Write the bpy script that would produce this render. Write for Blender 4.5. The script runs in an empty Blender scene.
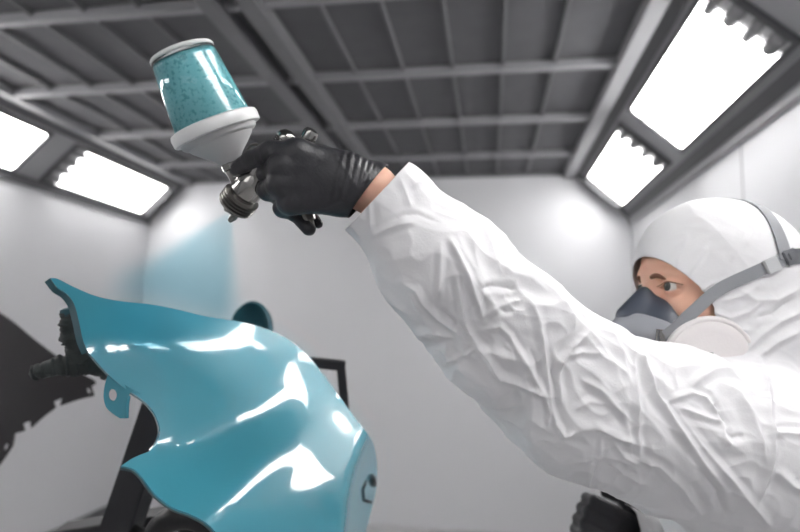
import bpy, bmesh, math, random
import numpy as np
from mathutils import Vector, Matrix, noise
from mathutils.bvhtree import BVHTree
from mathutils.geometry import delaunay_2d_cdt

S = bpy.context.scene
COL = S.collection
random.seed(4); RNG = np.random.default_rng(4)

# ------------------------------------------------------------------ camera
CAMZ = 1.56
YAW, PITCH, ROLL, FPX = 0.1552, 0.1098, 0.0174, 575.4
def cam_axes():
    cy, sy, cp, sp, cr, sr = math.cos(YAW), math.sin(YAW), math.cos(PITCH), math.sin(PITCH), math.cos(ROLL), math.sin(ROLL)
    right = Vector((cy, sy, 0)); fwd = Vector((-sy*cp, cy*cp, sp)); up = right.cross(fwd)
    return cr*right + sr*up, -sr*right + cr*up, fwd
CR, CU, CF = cam_axes()
CPOS = Vector((0, 0, CAMZ))
cam_data = bpy.data.cameras.new('camera'); cam = bpy.data.objects.new('camera', cam_data); COL.objects.link(cam)
cam.matrix_world = Matrix((( CR.x, CU.x, -CF.x, 0), (CR.y, CU.y, -CF.y, 0), (CR.z, CU.z, -CF.z, CAMZ), (0, 0, 0, 1)))
cam_data.sensor_width = 36; cam_data.lens = FPX/800*36; cam_data.clip_start = 0.05
cam_data.dof.use_dof = True; cam_data.dof.focus_distance = 0.64; cam_data.dof.aperture_fstop = 3.0
S.camera = cam
# ------------------------------------------------------------------ world, exposure, lamp strength
w = bpy.data.worlds.new('world'); S.world = w; w.use_nodes = True
w.node_tree.nodes['Background'].inputs[0].default_value = (0.5, 0.5, 0.52, 1)
w.node_tree.nodes['Background'].inputs[1].default_value = 0.05
LAMP = 9.0
al = bpy.data.lights.new('added_front_fill', 'AREA'); al.shape = 'RECTANGLE'; al.size = 2.2; al.size_y = 1.3; al.energy = 14; al.color = (1, .99, .98)  # fill light added behind the camera to brighten the suit
alo = bpy.data.objects.new('added_front_fill', al); COL.objects.link(alo); alo.location = (-.4, -1.8, 2.65)
alo.rotation_euler = (Vector((.15, .8, 1.5))-alo.location).to_track_quat('-Z', 'Y').to_euler()
S.view_settings.view_transform = 'Standard'; S.view_settings.look = 'None'
S.view_settings.gamma = 1.0; S.view_settings.use_curve_mapping = False
S.view_settings.exposure = 0.3
S.cycles.use_denoising = True
S.cycles.volume_step_rate = 2.0

# ------------------------------------------------------------------ helpers
def C(x, y, d):            # metres right, up and ahead of the camera
    return CPOS + CR*x + CU*y + CF*d
def P(px, py, d):
    return C((px-400)/FPX*d, (266-py)/FPX*d, d)
def pix(v):
    r = np.asarray(v) - np.array(CPOS); d = r @ np.array(CF)
    return 400 + FPX*(r @ np.array(CR))/d, 266 - FPX*(r @ np.array(CU))/d, d
def srgb(r, g, b):
    f = lambda c: (c/12.92 if c <= .04045 else ((c+.055)/1.055)**2.4)
    return (f(r/255), f(g/255), f(b/255), 1)

def mat(name, col, rough=.5, metal=0, vary=0.0, scale=20, bump=0.0, bscale=200, coat=0, trans=0, ior=1.45, sss=0, emit=None, spec=.5):
    m = bpy.data.materials.new(name); m.use_nodes = True
    nt = m.node_tree; b = nt.nodes['Principled BSDF']
    b.inputs['Base Color'].default_value = col; b.inputs['Roughness'].default_value = rough
    b.inputs['Metallic'].default_value = metal; b.inputs['Coat Weight'].default_value = coat
    b.inputs['Coat Roughness'].default_value = .04
    b.inputs['Transmission Weight'].default_value = trans; b.inputs['IOR'].default_value = ior
    b.inputs['Specular IOR Level'].default_value = spec
    if sss:
        b.inputs['Subsurface Weight'].default_value = sss; b.inputs['Subsurface Radius'].default_value = (1, .35, .2); b.inputs['Subsurface Scale'].default_value = .006
    tc = nt.nodes.new('ShaderNodeTexCoord')
    if vary:
        n = nt.nodes.new('ShaderNodeTexNoise'); n.inputs['Scale'].default_value = scale; n.inputs['Detail'].default_value = 5
        nt.links.new(tc.outputs['Object'], n.inputs['Vector'])
        hs = nt.nodes.new('ShaderNodeMix'); hs.data_type = 'RGBA'
        hs.inputs[6].default_value = tuple(c*(1-vary) for c in col[:3])+(1,); hs.inputs[7].default_value = tuple(min(1, c*(1+vary)) for c in col[:3])+(1,)
        nt.links.new(n.outputs['Fac'], hs.inputs[0]); nt.links.new(hs.outputs[2], b.inputs['Base Color'])
    if bump:
        n2 = nt.nodes.new('ShaderNodeTexNoise'); n2.inputs['Scale'].default_value = bscale; n2.inputs['Detail'].default_value = 4
        nt.links.new(tc.outputs['Object'], n2.inputs['Vector'])
        bp = nt.nodes.new('ShaderNodeBump'); bp.inputs['Strength'].default_value = bump; bp.inputs['Distance'].default_value = .002
        nt.links.new(n2.outputs['Fac'], bp.inputs['Height']); nt.links.new(bp.outputs['Normal'], b.inputs['Normal'])
    if emit:
        b.inputs['Emission Color'].default_value = emit[0]; b.inputs['Emission Strength'].default_value = emit[1]
    return m

def link_mesh(name, me, m, parent=None, smooth=True):
    o = bpy.data.objects.new(name, me); COL.objects.link(o)
    if m is not None:
        for mm in (m if isinstance(m, (list, tuple)) else [m]): me.materials.append(mm)
    if smooth is True:
        me.polygons.foreach_set('use_smooth', [True]*len(me.polygons))
    elif smooth:
        me.polygons.foreach_set('use_smooth', [True]*len(me.polygons)); me.set_sharp_from_angle(angle=math.radians(smooth))
    if parent: o.parent = parent; o.matrix_parent_inverse = parent.matrix_world.inverted()
    return o
def obj(name, bm, m, parent=None, smooth=True):
    bmesh.ops.recalc_face_normals(bm, faces=bm.faces)
    me = bpy.data.meshes.new(name); bm.to_mesh(me); bm.free()
    return link_mesh(name, me, m, parent, smooth)
def thing(name, label, cat, loc=(0, 0, 0), group=None):
    o = bpy.data.objects.new(name, None); COL.objects.link(o); o.location = loc; o.empty_display_size = .05
    o['label'] = label; o['category'] = cat
    if group: o['group'] = group
    bpy.context.view_layer.update()
    return o
def tag(o, label, cat, group=None, kind=None):
    o['label'] = label; o['category'] = cat
    if group: o['group'] = group
    if kind: o['kind'] = kind
    return o
def struct(name, bm, m, smooth=False):
    o = obj(name, bm, m, None, smooth); o['kind'] = 'structure'; return o
def add_box(bm, lo, hi, mtx=None, bevel=0):
    r = bmesh.ops.create_cube(bm, size=1)
    vs = r['verts']; lo = Vector(lo); hi = Vector(hi)
    for v in vs: v.co = Vector((lo[i]+(v.co[i]+.5)*(hi[i]-lo[i]) for i in range(3)))
    if bevel:
        es = list({e for v in vs for e in v.link_edges})
        vs = list({v for f in bmesh.ops.bevel(bm, geom=es, offset=bevel, segments=2, affect='EDGES')['faces'] for v in f.verts} | {v for v in vs if v.is_valid})
    if mtx is not None:
        for v in vs: v.co = mtx @ v.co
    return vs
def frame_z(p0, p1, ref=None):     # matrix with Z along p0->p1
    p0 = Vector(p0); p1 = Vector(p1); z = (p1-p0).normalized()
    ref = Vector(ref) if ref is not None else (Vector((0, 0, 1)) if abs(z.z) < .9 else Vector((1, 0, 0)))
    x = (ref - z*ref.dot(z)).normalized(); y = z.cross(x)
    return Matrix(((x.x, y.x, z.x, p0.x), (x.y, y.y, z.y, p0.y), (x.z, y.z, z.z, p0.z), (0, 0, 0, 1)))
def add_lathe(bm, prof, mtx, n=40, close=True):   # prof: (radius, z)
    rings = []
    for r, z in prof:
        rings.append([bm.verts.new(mtx @ Vector((r*math.cos(2*math.pi*k/n), r*math.sin(2*math.pi*k/n), z))) for k in range(n)])
    for a, b in zip(rings, rings[1:]):
        for k in range(n): bm.faces.new((a[k], a[(k+1) % n], b[(k+1) % n], b[k]))
    if close:
        bm.faces.new(rings[0][::-1]); bm.faces.new(rings[-1])
def add_tube(bm, pts, rad, n=12):
    pts = [Vector(p) for p in pts]; rad = rad if hasattr(rad, '__len__') else [rad]*len(pts)
    rings = []; ref = Vector((.31, .2, .93)).normalized()
    for i, p in enumerate(pts):
        t = (pts[min(i+1, len(pts)-1)]-pts[max(i-1, 0)]).normalized()
        x = (ref - t*ref.dot(t)).normalized(); y = t.cross(x); ref = x
        rings.append([bm.verts.new(p + (x*math.cos(2*math.pi*k/n)+y*math.sin(2*math.pi*k/n))*rad[i]) for k in range(n)])
    for a, b in zip(rings, rings[1:]):
        for k in range(n): bm.faces.new((a[k], a[(k+1) % n], b[(k+1) % n], b[k]))
    bm.faces.new(rings[0][::-1]); bm.faces.new(rings[-1])
def catmull(pts, m=8):
    pts = [Vector(p) for p in pts]; q = [pts[0]*2-pts[1]] + pts + [pts[-1]*2-pts[-2]]; out = []
    for i in range(1, len(q)-2):
        for k in range(m):
            t = k/m
            out.append(.5*((2*q[i]) + (q[i+1]-q[i-1])*t + (2*q[i-1]-5*q[i]+4*q[i+1]-q[i+2])*t*t + (3*q[i]-q[i-1]-3*q[i+1]+q[i+2])*t**3))
    out.append(pts[-1]); return out

# ---- signed distance modelling
def A3(v): return np.array(v, dtype=np.float32)
def cap(p, a, b, ra, rb):
    a = A3(a); b = A3(b); ab = b-a; t = np.clip(((p-a) @ ab)/(ab @ ab), 0, 1)
    return np.linalg.norm(p-a-t[:, None]*ab, axis=1) - (ra+(rb-ra)*t)
def ell(p, c, r, M=None):
    q = p-A3(c)
    if M is not None: q = q @ M          # columns of M = local axes
    r = A3(r); k0 = np.linalg.norm(q/r, axis=1); k1 = np.linalg.norm(q/(r*r), axis=1)+1e-9
    return k0*(k0-1)/k1
def rbox(p, c, h, M, rad):
    q = np.abs((p-A3(c)) @ M)-A3(h)+rad
    return np.linalg.norm(np.maximum(q, 0), axis=1)+np.minimum(q.max(axis=1), 0)-rad
def smin(a, b, k):
    h = np.clip(.5+.5*(b-a)/k, 0, 1); return b*(1-h)+a*h-k*h*(1-h)
def smax(a, b, k): return -smin(-a, -b, k)
def surface_nets(f, lo, hi, h):
    lo = np.array(lo, dtype=np.float32); n = np.ceil((np.array(hi)-lo)/h).astype(int)+1
    ax = [lo[i]+h*np.arange(n[i], dtype=np.float32) for i in range(3)]
    V = np.empty(n, dtype=np.float32)
    for i in range(n[0]):
        yy, zz = np.meshgrid(ax[1], ax[2], indexing='ij')
        V[i] = f(np.stack([np.full(yy.size, ax[0][i], dtype=np.float32), yy.ravel(), zz.ravel()], 1)).reshape(n[1], n[2])
    ins = V < 0
    c = [(i, j, k) for i in (0, 1) for j in (0, 1) for k in (0, 1)]
    sl = lambda A, o: A[o[0]:n[0]-1+o[0], o[1]:n[1]-1+o[1], o[2]:n[2]-1+o[2]]
    cnt = sum(sl(ins, o).astype(np.int8) for o in c); act = (cnt > 0) & (cnt < 8)
    idx = np.full(act.shape, -1, dtype=np.int64); cells = np.argwhere(act); idx[act] = np.arange(len(cells))
    acc = np.zeros((len(cells), 3)); num = np.zeros(len(cells))
    for o in c:
        for a in range(3):
            if o[a]: continue
            o2 = list(o); o2[a] = 1
            va = V[tuple((cells+o).T)]; vb = V[tuple((cells+o2).T)]; m = (va < 0) != (vb < 0)
            t = np.where(m, va/(va-vb+1e-20), 0); pt = np.array(o)[None]+np.zeros((len(cells), 3)); pt[:, a] = t
            acc[m] += pt[m]; num[m] += 1
    verts = lo+h*(cells+acc/num[:, None]); faces = []
    for a in range(3):
        b, cc = (a+1) % 3, (a+2) % 3
        s0 = [slice(None)]*3; s1 = [slice(None)]*3; s0[a] = slice(0, n[a]-1); s1[a] = slice(1, n[a])
        x = np.argwhere(ins[tuple(s0)] != ins[tuple(s1)]); x = x[(x[:, b] > 0) & (x[:, cc] > 0) & (x[:, b] < n[b]-1) & (x[:, cc] < n[cc]-1)]
        eb = np.eye(3, dtype=int)[b]; ec = np.eye(3, dtype=int)[cc]
        q = np.stack([idx[tuple((x-eb-ec).T)], idx[tuple((x-ec).T)], idx[tuple(x.T)], idx[tuple((x-eb).T)]], 1)
        fl = ~ins[tuple(x.T)]; q[fl] = q[fl][:, ::-1]; faces.append(q)
    return verts, np.concatenate(faces)
def grad(f, p, e=.0008):
    g = np.stack([f(p+A3(d)*e)-f(p-A3(d)*e) for d in np.eye(3)], 1); return g/(np.linalg.norm(g, axis=1)[:, None]+1e-9)
def sdf_bm(f, lo, hi, h, refine=()):
    v, q = surface_nets(f, lo, hi, h)
    bm = bmesh.new(); vs = [bm.verts.new(x) for x in v]
    for a in q:
        try: bm.faces.new([vs[i] for i in a])
        except ValueError: pass
    project(bm, f)
    for pred in refine:
        co = get_co(bm); m = pred(co); bm.verts.index_update()
        es = [e for e in bm.edges if m[e.verts[0].index] and m[e.verts[1].index]]
        bmesh.ops.subdivide_edges(bm, edges=es, cuts=1, use_grid_fill=True)
        project(bm, f)
    bmesh.ops.recalc_face_normals(bm, faces=bm.faces)
    return bm
def get_co(bm): return np.array([v.co[:] for v in bm.verts], dtype=np.float32)
def set_co(bm, co):
    for v, c in zip(bm.verts, co.tolist()): v.co = c
def project(bm, f, it=2):
    co = get_co(bm)
    for _ in range(it): co = co-np.clip(f(co), -.006, .006)[:, None]*grad(f, co)
    set_co(bm, co)
def in_ball(c, r):
    c = A3(c); return lambda p: np.linalg.norm(p-c, axis=1) < r

# ------------------------------------------------------------------ materials
M = {}
M['wall'] = mat('wall_paint', srgb(216, 216, 219), .45, vary=.03, scale=2)
M['floor'] = mat('floor_grey', srgb(188, 188, 189), .5, vary=.08, scale=6)
M['ceil'] = mat('ceiling_filter', srgb(104, 104, 107), .95, vary=.12, scale=9, bump=.4, bscale=60)
M['rail'] = mat('ceiling_rail', srgb(150, 150, 153), .45, vary=.05, scale=8)
M['rail_dark'] = mat('ceiling_beam', srgb(118, 118, 121), .5, vary=.05, scale=8)
M['soffit'] = mat('soffit_metal', srgb(160, 160, 163), .5, vary=.04, scale=4)
M['lframe'] = mat('lamp_frame', srgb(92, 92, 95), .5)
M['tray'] = mat('lamp_tray', srgb(200, 200, 202), .4)
M['holder'] = mat('lamp_holder', srgb(140, 140, 142), .6)
M['glow'] = mat('lit_diffuser', (1, 1, 1, 1), .4, emit=((1, .99, .975, 1), LAMP))
M['glow_far'] = mat('lit_diffuser_far', (1, 1, 1, 1), .4, emit=((1, .99, .975, 1), LAMP*.55))
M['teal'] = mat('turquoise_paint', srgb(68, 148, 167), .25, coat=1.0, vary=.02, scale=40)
M['teal_dark'] = mat('dark_turquoise_shade', srgb(38, 84, 95), .5, vary=.06)  # darker turquoise; on the panel flanges it stands in for shade
M['black'] = mat('black_plastic', srgb(30, 30, 32), .45, vary=.1)
M['grime'] = mat('overspray_tape', srgb(52, 58, 58), .6, vary=.45, scale=60, bump=.9, bscale=120)
M['steel'] = mat('dark_steel', srgb(55, 55, 58), .5, metal=.3, vary=.1)
M['suit'] = mat('white_nonwoven', srgb(232, 231, 233), .62, bump=.10, bscale=420, vary=.012, scale=30, spec=.35)
M['skin'] = mat('skin', srgb(238, 188, 163), .5, vary=.05, scale=60, sss=.15)
M['glove'] = mat('black_nitrile', srgb(50, 50, 54), .38, bump=.25, bscale=500, vary=.1, scale=60)
M['hair'] = mat('brown_brow', srgb(130, 92, 74), .8)
M['eye'] = mat('eyeball', srgb(225, 220, 215), .12)
M['iris'] = mat('iris', srgb(86, 88, 84), .15)
M['pupil'] = mat('pupil', srgb(12, 12, 12), .1)
M['lip'] = mat('lip', srgb(190, 120, 105), .5)
M['rubber'] = mat('grey_rubber', srgb(74, 80, 92), .42, vary=.04)
M['rubber_l'] = mat('pale_grey_rubber', srgb(160, 163, 170), .45, vary=.03)
M['strap'] = mat('grey_strap', srgb(150, 152, 156), .6, bump=.3, bscale=900)
M['strap_d'] = mat('dark_grey_strap', srgb(110, 112, 117), .6)
M['filter'] = mat('filter_pad', srgb(236, 231, 231), .7, bump=.15, bscale=300)
M['chrome'] = mat('chrome', srgb(168, 166, 163), .14, metal=1, vary=.1, scale=40)
M['satin'] = mat('satin_metal', srgb(128, 126, 123), .3, metal=1, vary=.2, scale=60)
M['collar'] = mat('white_nylon', srgb(222, 222, 222), .35)
M['clear'] = mat('clear_plastic', (1, 1, 1, 1), .06, trans=1, ior=1.3)
M['boot'] = mat('boot_rubber', srgb(40, 40, 42), .6)

# ------------------------------------------------------------------ room
XL, XR, YB, YF, H = -3.07, 1.12, 4.75, -2.2, 2.87
SA_L, SB_L, SA_R, SB_R = .369, .350, .441, .400
T = .08
def slab(name, lo, hi, m):
    bm = bmesh.new(); add_box(bm, lo, hi); return struct(name, bm, m)
slab('floor', (XL-T, YF-T, -T), (XR+T, YB+T, 0), M['floor'])
slab('wall_left', (XL-T, YF, 0), (XL, YB, H), M['wall'])
slab('wall_right', (XR, YF, 0), (XR+T, YB, H), M['wall'])
slab('wall_back', (XL-T, YB, 0), (XR+T, YB+T, H), M['wall'])
slab('wall_front', (XL-T, YF-T, 0), (XR+T, YF, H), M['wall'])
slab('ceiling', (XL-T, YF-T, H), (XR+T, YB+T, H+T), M['ceil'])
# sloping soffits that carry the lamps
def prism(name, tri, m):
    bm = bmesh.new()
    a = [bm.verts.new((x, YF, z)) for x, z in tri]; b = [bm.verts.new((x, YB, z)) for x, z in tri]
    n = len(tri); bm.faces.new(a); bm.faces.new(b[::-1])
    for i in range(n): bm.faces.new((a[i], b[i], b[(i+1) % n], a[(i+1) % n]))
    return struct(name, bm, m)
prism('trim_1', [(XL, H-SB_L), (XL+SA_L, H), (XL, H)], M['soffit'])
prism('trim_2', [(XR, H-SB_R), (XR-SA_R, H), (XR, H)], M['soffit'])
tn = [3]
def trim(lo, hi, m, bevel=.004):
    bm = bmesh.new(); add_box(bm, lo, hi, bevel=bevel); o = struct('trim_%d' % tn[0], bm, m); tn[0] += 1; return o
# ceiling grid: thin rails along the room, cross bars, heavy beams
x = XL+SA_L+.02
cx0, cx1 = XL+SA_L+.01, XR-SA_R-.03
k = -9
for i in range(-10, 5):
    xx = .065+.247*i
    if xx < cx0+.06 or xx > cx1-.10 or -1.22 < xx < -.86: continue
    trim((xx-.008, YF, H-.022), (xx+.008, YB, H), M['rail_dark'], .002)
for y in (-1.46, -.76, -.06, .64, 1.34, 2.05, 2.75, 3.46, 4.17):
    trim((cx0, y-.021, H-.045), (cx1, y+.021, H), M['rail'])
trim((-1.125, YF, H-.075), (-1.04, YB, H), M['rail_dark'])
trim((-.965, YF, H-.075), (-.885, YB, H), M['rail_dark'])
trim((cx1-.05, YF, H-.06), (cx1+.03, YB, H), M['rail'])
trim((cx0-.02, YF, H-.05), (cx0+.045, YB, H), M['rail'])
trim((XL, YB-.03, H-.035), (XR, YB, H), M['rail_dark'])
# edges under the soffits
trim((XL, YF, H-SB_L-.05), (XL+.02, YB, H-SB_L), M['lframe'])
trim((XR-.02, YF, H-SB_R-.05), (XR, YB, H-SB_R), M['soffit'])
def slope_trim(side, s0, s1, t, m, y0=YF, y1=YB):
    bm = bmesh.new(); add_box(bm, (s0, y0, 0), (s1, y1, t), soffit_m(side)); o = struct('trim_%d' % tn[0], bm, m); tn[0] += 1
def soffit_m(side):      # local x up the slope, y along the room, z out of the slope
    if side == 'L':
        d = Vector((SA_L, 0, SB_L)).normalized(); o = Vector((XL, 0, H-SB_L))
    else:
        d = Vector((-SA_R, 0, SB_R)).normalized(); o = Vector((XR, 0, H-SB_R))
    n = Vector((d.z, 0, -d.x)) if side == 'L' else Vector((-d.z, 0, d.x))
    return Matrix(((d.x, 0, n.x, o.x), (0, 1, 0, 0), (d.z, 0, n.z, o.z), (0, 0, 0, 1)))
LL, LR = math.hypot(SA_L, SB_L), math.hypot(SA_R, SB_R)
slope_trim('L', LL-.10, LL, .012, M['lframe']); slope_trim('R', LR-.085, LR-.01, .012, M['lframe'])
slope_trim('L', 0, .02, .012, M['lframe']); slope_trim('R', 0, .075, .012, M['lframe'])
slope_trim('L', 0, LL, .014, M['lframe'], YB-.03, YB); slope_trim('R', .0, LR, .014, M['lframe'], YB-.05, YB)
# wall panel joints
for y in (.55, 2.72):
    trim((XR-.003, y-.004, 0), (XR, y+.004, H-SB_R-.05), M['soffit'], 0)
for xx in (-1.9, -.75, .4):
    trim((xx-.004, YB-.003, 0), (xx+.004, YB, H-.04), M['wall'], 0)
trim((XL, YF, 0), (XL+.012, YB, .1), M['lframe'])

# ------------------------------------------------------------------ lamps in the soffits
def lamp(side, y0, y1, s0, s1, label, flip):
    mtx = soffit_m(side); c = mtx @ Vector(((s0+s1)/2, (y0+y1)/2, 0))
    t = thing('ceiling_light', label, 'ceiling light', c, 'tube light boxes in the sloping soffits')
    bm = bmesh.new(); fw = .022
    lip = .055 if flip else .02
    for lo, hi in (((s0-fw, y0-fw, 0), (s0, y1+fw, .02)), ((s1, y0-fw, 0), (s1+fw, y1+fw, .02)), ((s0, y0-fw, 0), (s1, y0, .02)), ((s0, y1, 0), (s1, y1+fw, lip))):
        add_box(bm, lo, hi, mtx)
    obj('frame', bm, M['lframe'], t, False)
    g = .105
    ya, yb = (y0+g, y1-.012) if not flip else (y0+g, y1-.03)
    bm = bmesh.new(); add_box(bm, (s0, y0, .001), (s1, y1, .004), mtx); obj('reflector_tray', bm, M['tray'], t, False)
    n = 4; wd = (s1-s0)/n
    bm = bmesh.new()                       # ribbed lit cover over the four tubes
    prof = []
    for i in range(n):
        for q in range(9):
            a = math.pi*q/8; prof.append((s0+wd*(i+.5)-wd*.5*math.cos(a), .0075+.008*math.sin(a)))
    va = [bm.verts.new(mtx @ Vector((s, ya, z))) for s, z in prof]; vb = [bm.verts.new(mtx @ Vector((s, yb, z))) for s, z in prof]
    for i in range(len(prof)-1): bm.faces.new((va[i], va[i+1], vb[i+1], vb[i]))
    bmesh.ops.solidify(bm, geom=bm.faces[:], thickness=.001)
    obj('lit_cover', bm, M['glow_far' if flip else 'glow'], t)
    for i in range(n):
        for ye in [y0]:
            bm = bmesh.new(); sgn = 1 if ye == y0 else -1; sc = s0+wd*(i+.5)
            r = .022 if i % 2 else .03
            ln = .125 if i % 2 else .10
            add_lathe(bm, [(r*.6, 0), (r, .012), (r, ln-.012), (r*.6, ln)], frame_z(mtx @ Vector((sc, ye+sgn*.001, .016)), mtx @ Vector((sc, ye+sgn*.2, .016))), 16)
            obj('lamp_holder', bm, M['holder'], t)
    return t
rows = [(-.78, .39), (.62, 1.79), (2.03, 3.19), (3.45, 4.60)]
wher = {('L', 3): 'tube light box on left soffit nearest the back wall',
        ('L', 2): 'tube light box on left soffit cut by the picture edge',
        ('R', 3): 'small looking tube light box on right soffit nearest the back wall',
        ('R', 2): 'large bright tube light box on right soffit above the hooded person'}
for side, s0, s1 in (('L', .04, .363), ('R', .13, .467)):
    for i, (y0, y1) in enumerate(rows):
        lb = wher.get((side, i)) or ('tube light box overhead on %s soffit %s the viewer' % ('left' if side == 'L' else 'right', 'behind' if i == 0 else 'beside'))
        lamp(side, y0, y1, s0, s1, lb, i == 3)
# ------------------------------------------------------------------ spray gun
GUN = thing('spray_gun', 'gravity-feed spray gun with a clear paint cup of turquoise paint held in black glove', 'spray gun', P(265, 165, .60))
lid_c, col_c, fun_c = P(181, 51, .582), P(213.5, 123.5, .598), P(233, 163, .606)
ax = (col_c-lid_c).normalized()
mc = frame_z(lid_c, col_c, CR); hc = (col_c-lid_c).length
r0, r1 = .0325, .0405
bm = bmesh.new()    # clear wall, with thickness
add_lathe(bm, [(r0-.0015, .004), (r0, .004), (r1, hc+.004), (r1-.0015, hc+.004)], mc, 64, False)
r_ = list(bm.verts); 
cup = obj('cup', bm, M['clear'], GUN)
bm = bmesh.new()
add_lathe(bm, [(r0-.006, .0085), (r0-.0022, .0105), (r0-.0012, .013), (r1-.0012, hc+.0), (r1-.004, hc+.006)], mc, 64)
# paint seen through the wall: turquoise, speckled and streaked
def paint_mat():
    m = mat('cup_paint', srgb(120, 196, 206), .25, coat=.8); nt = m.node_tree; b = nt.nodes['Principled BSDF']
    tc = nt.nodes.new('ShaderNodeTexCoord'); mp = nt.nodes.new('ShaderNodeMapping'); mp.inputs['Scale'].default_value = (1, 1, .35)
    n = nt.nodes.new('ShaderNodeTexNoise'); n.inputs['Scale'].default_value = 260; n.inputs['Detail'].default_value = 3
    n2 = nt.nodes.new('ShaderNodeTexNoise'); n2.inputs['Scale'].default_value = 55; n2.inputs['Detail'].default_value = 4
    cr = nt.nodes.new('ShaderNodeValToRGB'); cr.color_ramp.elements[0].position = .35; cr.color_ramp.elements[1].position = .47
    cr.color_ramp.elements[0].color = srgb(58, 140, 154); cr.color_ramp.elements[1].color = srgb(128, 204, 212)
    mx = nt.nodes.new('ShaderNodeMix'); mx.data_type = 'RGBA'; mx.inputs[7].default_value = srgb(104, 186, 196)
    nt.links.new(tc.outputs['Object'], n.inputs['Vector']); nt.links.new(tc.outputs['Object'], mp.inputs['Vector']); nt.links.new(mp.outputs[0], n2.inputs['Vector'])
    nt.links.new(n.outputs['Fac'], cr.inputs[0]); nt.links.new(cr.outputs[0], mx.inputs[6]); nt.links.new(n2.outputs['Fac'], mx.inputs[0]); nt.links.new(mx.outputs[2], b.inputs['Base Color'])
    return m
pt = obj('paint', bm, paint_mat(), GUN); pt['label'] = 'turquoise paint inside the cup'
bm = bmesh.new(); add_lathe(bm, [(.010, -.001), (r0-.004, -.0008), (r0-.0006, .0004), (r0+.0006, .0022), (r0+.0004, .0046), (r0-.006, .0052)], mc, 64)
obj('cup_lid', bm, mat('lid_plastic', srgb(206, 208, 208), .5, vary=.15, scale=80), GUN)
bm = bmesh.new()
z = hc-.001
add_lathe(bm, [(r1-.004, z-.0005), (r1+.001, z-.0008), (r1+.0052, z+.001), (r1+.0062, z+.004), (r1+.0058, z+.0115), (r1+.0050, z+.0126), (r1+.0005, z+.0130), (r1-.004, z+.0128)], mc, 72)
obj('cup_collar', bm, M['collar'], GUN, 40)
bm = bmesh.new()
add_lathe(bm, [(r1-.006, z+.0115), (r1+.0002, z+.0125), (r1-.0006, z+.0165), (r1-.0035, z+.019), (r1-.006, z+.0195), (r1-.0075, z+.0222), (r1-.016, z+.030), (r1-.024, z+.0368), (.0115, z+.0425), (.0095, z+.044), (.009, z+.048)], mc, 72)
fn = obj('cup_funnel', bm, mat('grey_nylon', srgb(186, 186, 187), .4), GUN, 40)
bm = bmesh.new()
add_lathe(bm, [(.0105, z+.0435), (.0118, z+.0445), (.0118, z+.050), (.0105, z+.051), (.0095, z+.058), (.0095, z+.066)], mc, 8)
obj('feed_nut', bm, M['chrome'], GUN, 30)
# body, along the needle axis from the rear knob to the air cap
ga, gb = P(290, 133, .582), P(229.5, 213.5, .625)
gl = (gb-ga).length; mg = frame_z(ga, gb, CU)
def gp(t, off=(0, 0)): return mg @ Vector((off[0], off[1], t*gl))
bm = bmesh.new()
add_lathe(bm, [(.009, gl*.26), (.0125, gl*.29), (.0125, gl*.46), (.0115, gl*.48), (.0115, gl*.52), (.0145, gl*.56), (.0165, gl*.62), (.0165, gl*.72), (.014, gl*.75), (.014, gl*.78)], mg, 32)
# web joining the feed neck to the barrel
nb_ = mc @ Vector((0, 0, z+.060))
add_tube(bm, [nb_, nb_*.5+gp(.55)*.5, gp(.6)], [.0095, .0105, .012], 20)
obj('gun_body', bm, M['chrome'], GUN, 35)
bm = bmesh.new()
pr = []
for i in range(16): pr += [(.0176 if i % 4 > 1 else .0202, gl*(.778+.0078*i))]
add_lathe(bm, [(.0165, gl*.77)]+pr+[(.0185, gl*.905), (.0145, gl*.93), (.010, gl*.935)], mg, 48)
obj('air_cap_ring', bm, M['satin'], GUN, 40)
bm = bmesh.new()
add_lathe(bm, [(.0125, gl*.90), (.0125, gl*.945), (.007, gl*.955), (.0035, gl*.975), (.0022, gl*.985)], mg, 32)
hd = (mg.to_3x3() @ Vector((1, .25, 0))).normalized()
for s in (-1, 1):
    q = gp(.93)+hd*s*.0095; add_tube(bm, [q, gp(.98)+hd*s*.0092, gp(1.03)+hd*s*.0078], [.0040, .0040, .0028], 10)
obj('air_cap', bm, M['satin'], GUN, 40)
bm = bmesh.new()
pr = [(.0075, .030), (.0075, .020)]+[(.0100 if i % 2 else .0092, .019-.0013*i) for i in range(10)]+[(.0094, .004), (.0066, .0005), (.003, -.001)]
add_lathe(bm, pr, mg, 24)
obj('fluid_knob', bm, M['chrome'], GUN, 40)
m2 = frame_z(P(313, 129.5, .585), P(300, 152, .592))
bm = bmesh.new(); add_lathe(bm, [(.003, 0), (.0066, .001), (.008, .004), (.008, .013), (.006, .0135), (.006, .03)], m2, 24)
obj('fan_knob', bm, M['chrome'], GUN, 40)
# hanging hook, trigger, handle and air fitting
bm = bmesh.new(); add_tube(bm, catmull([P(250, 160, .603), P(247, 152, .602), P(251, 146, .60), P(257, 144.5, .598), P(261, 148, .597)], 6), .0017, 10)
obj('hook', bm, M['satin'], GUN)
bm = bmesh.new(); add_tube(bm, catmull([P(243, 158, .617), P(244, 172, .622), P(254, 186, .622), P(268, 196, .618)], 6), [.003]*7+[.0045]*12, 10)
obj('trigger', bm, M['satin'], GUN)
bm = bmesh.new(); hp = catmull([gp(.3), P(288, 165, .606), P(298, 190, .607), P(307, 214, .607)], 6)
add_tube(bm, hp, [.010+.0025*math.sin(math.pi*i/(len(hp)-1)) for i in range(len(hp))], 20)
obj('handle', bm, M['chrome'], GUN)
bm = bmesh.new(); add_lathe(bm, [(.006, 0), (.0075, .001), (.0075, .009), (.005, .010), (.005, .020)], frame_z(P(307, 212, .607), P(312, 232, .607)), 12)
obj('air_fitting', bm, M['satin'], GUN, 30)

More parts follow.
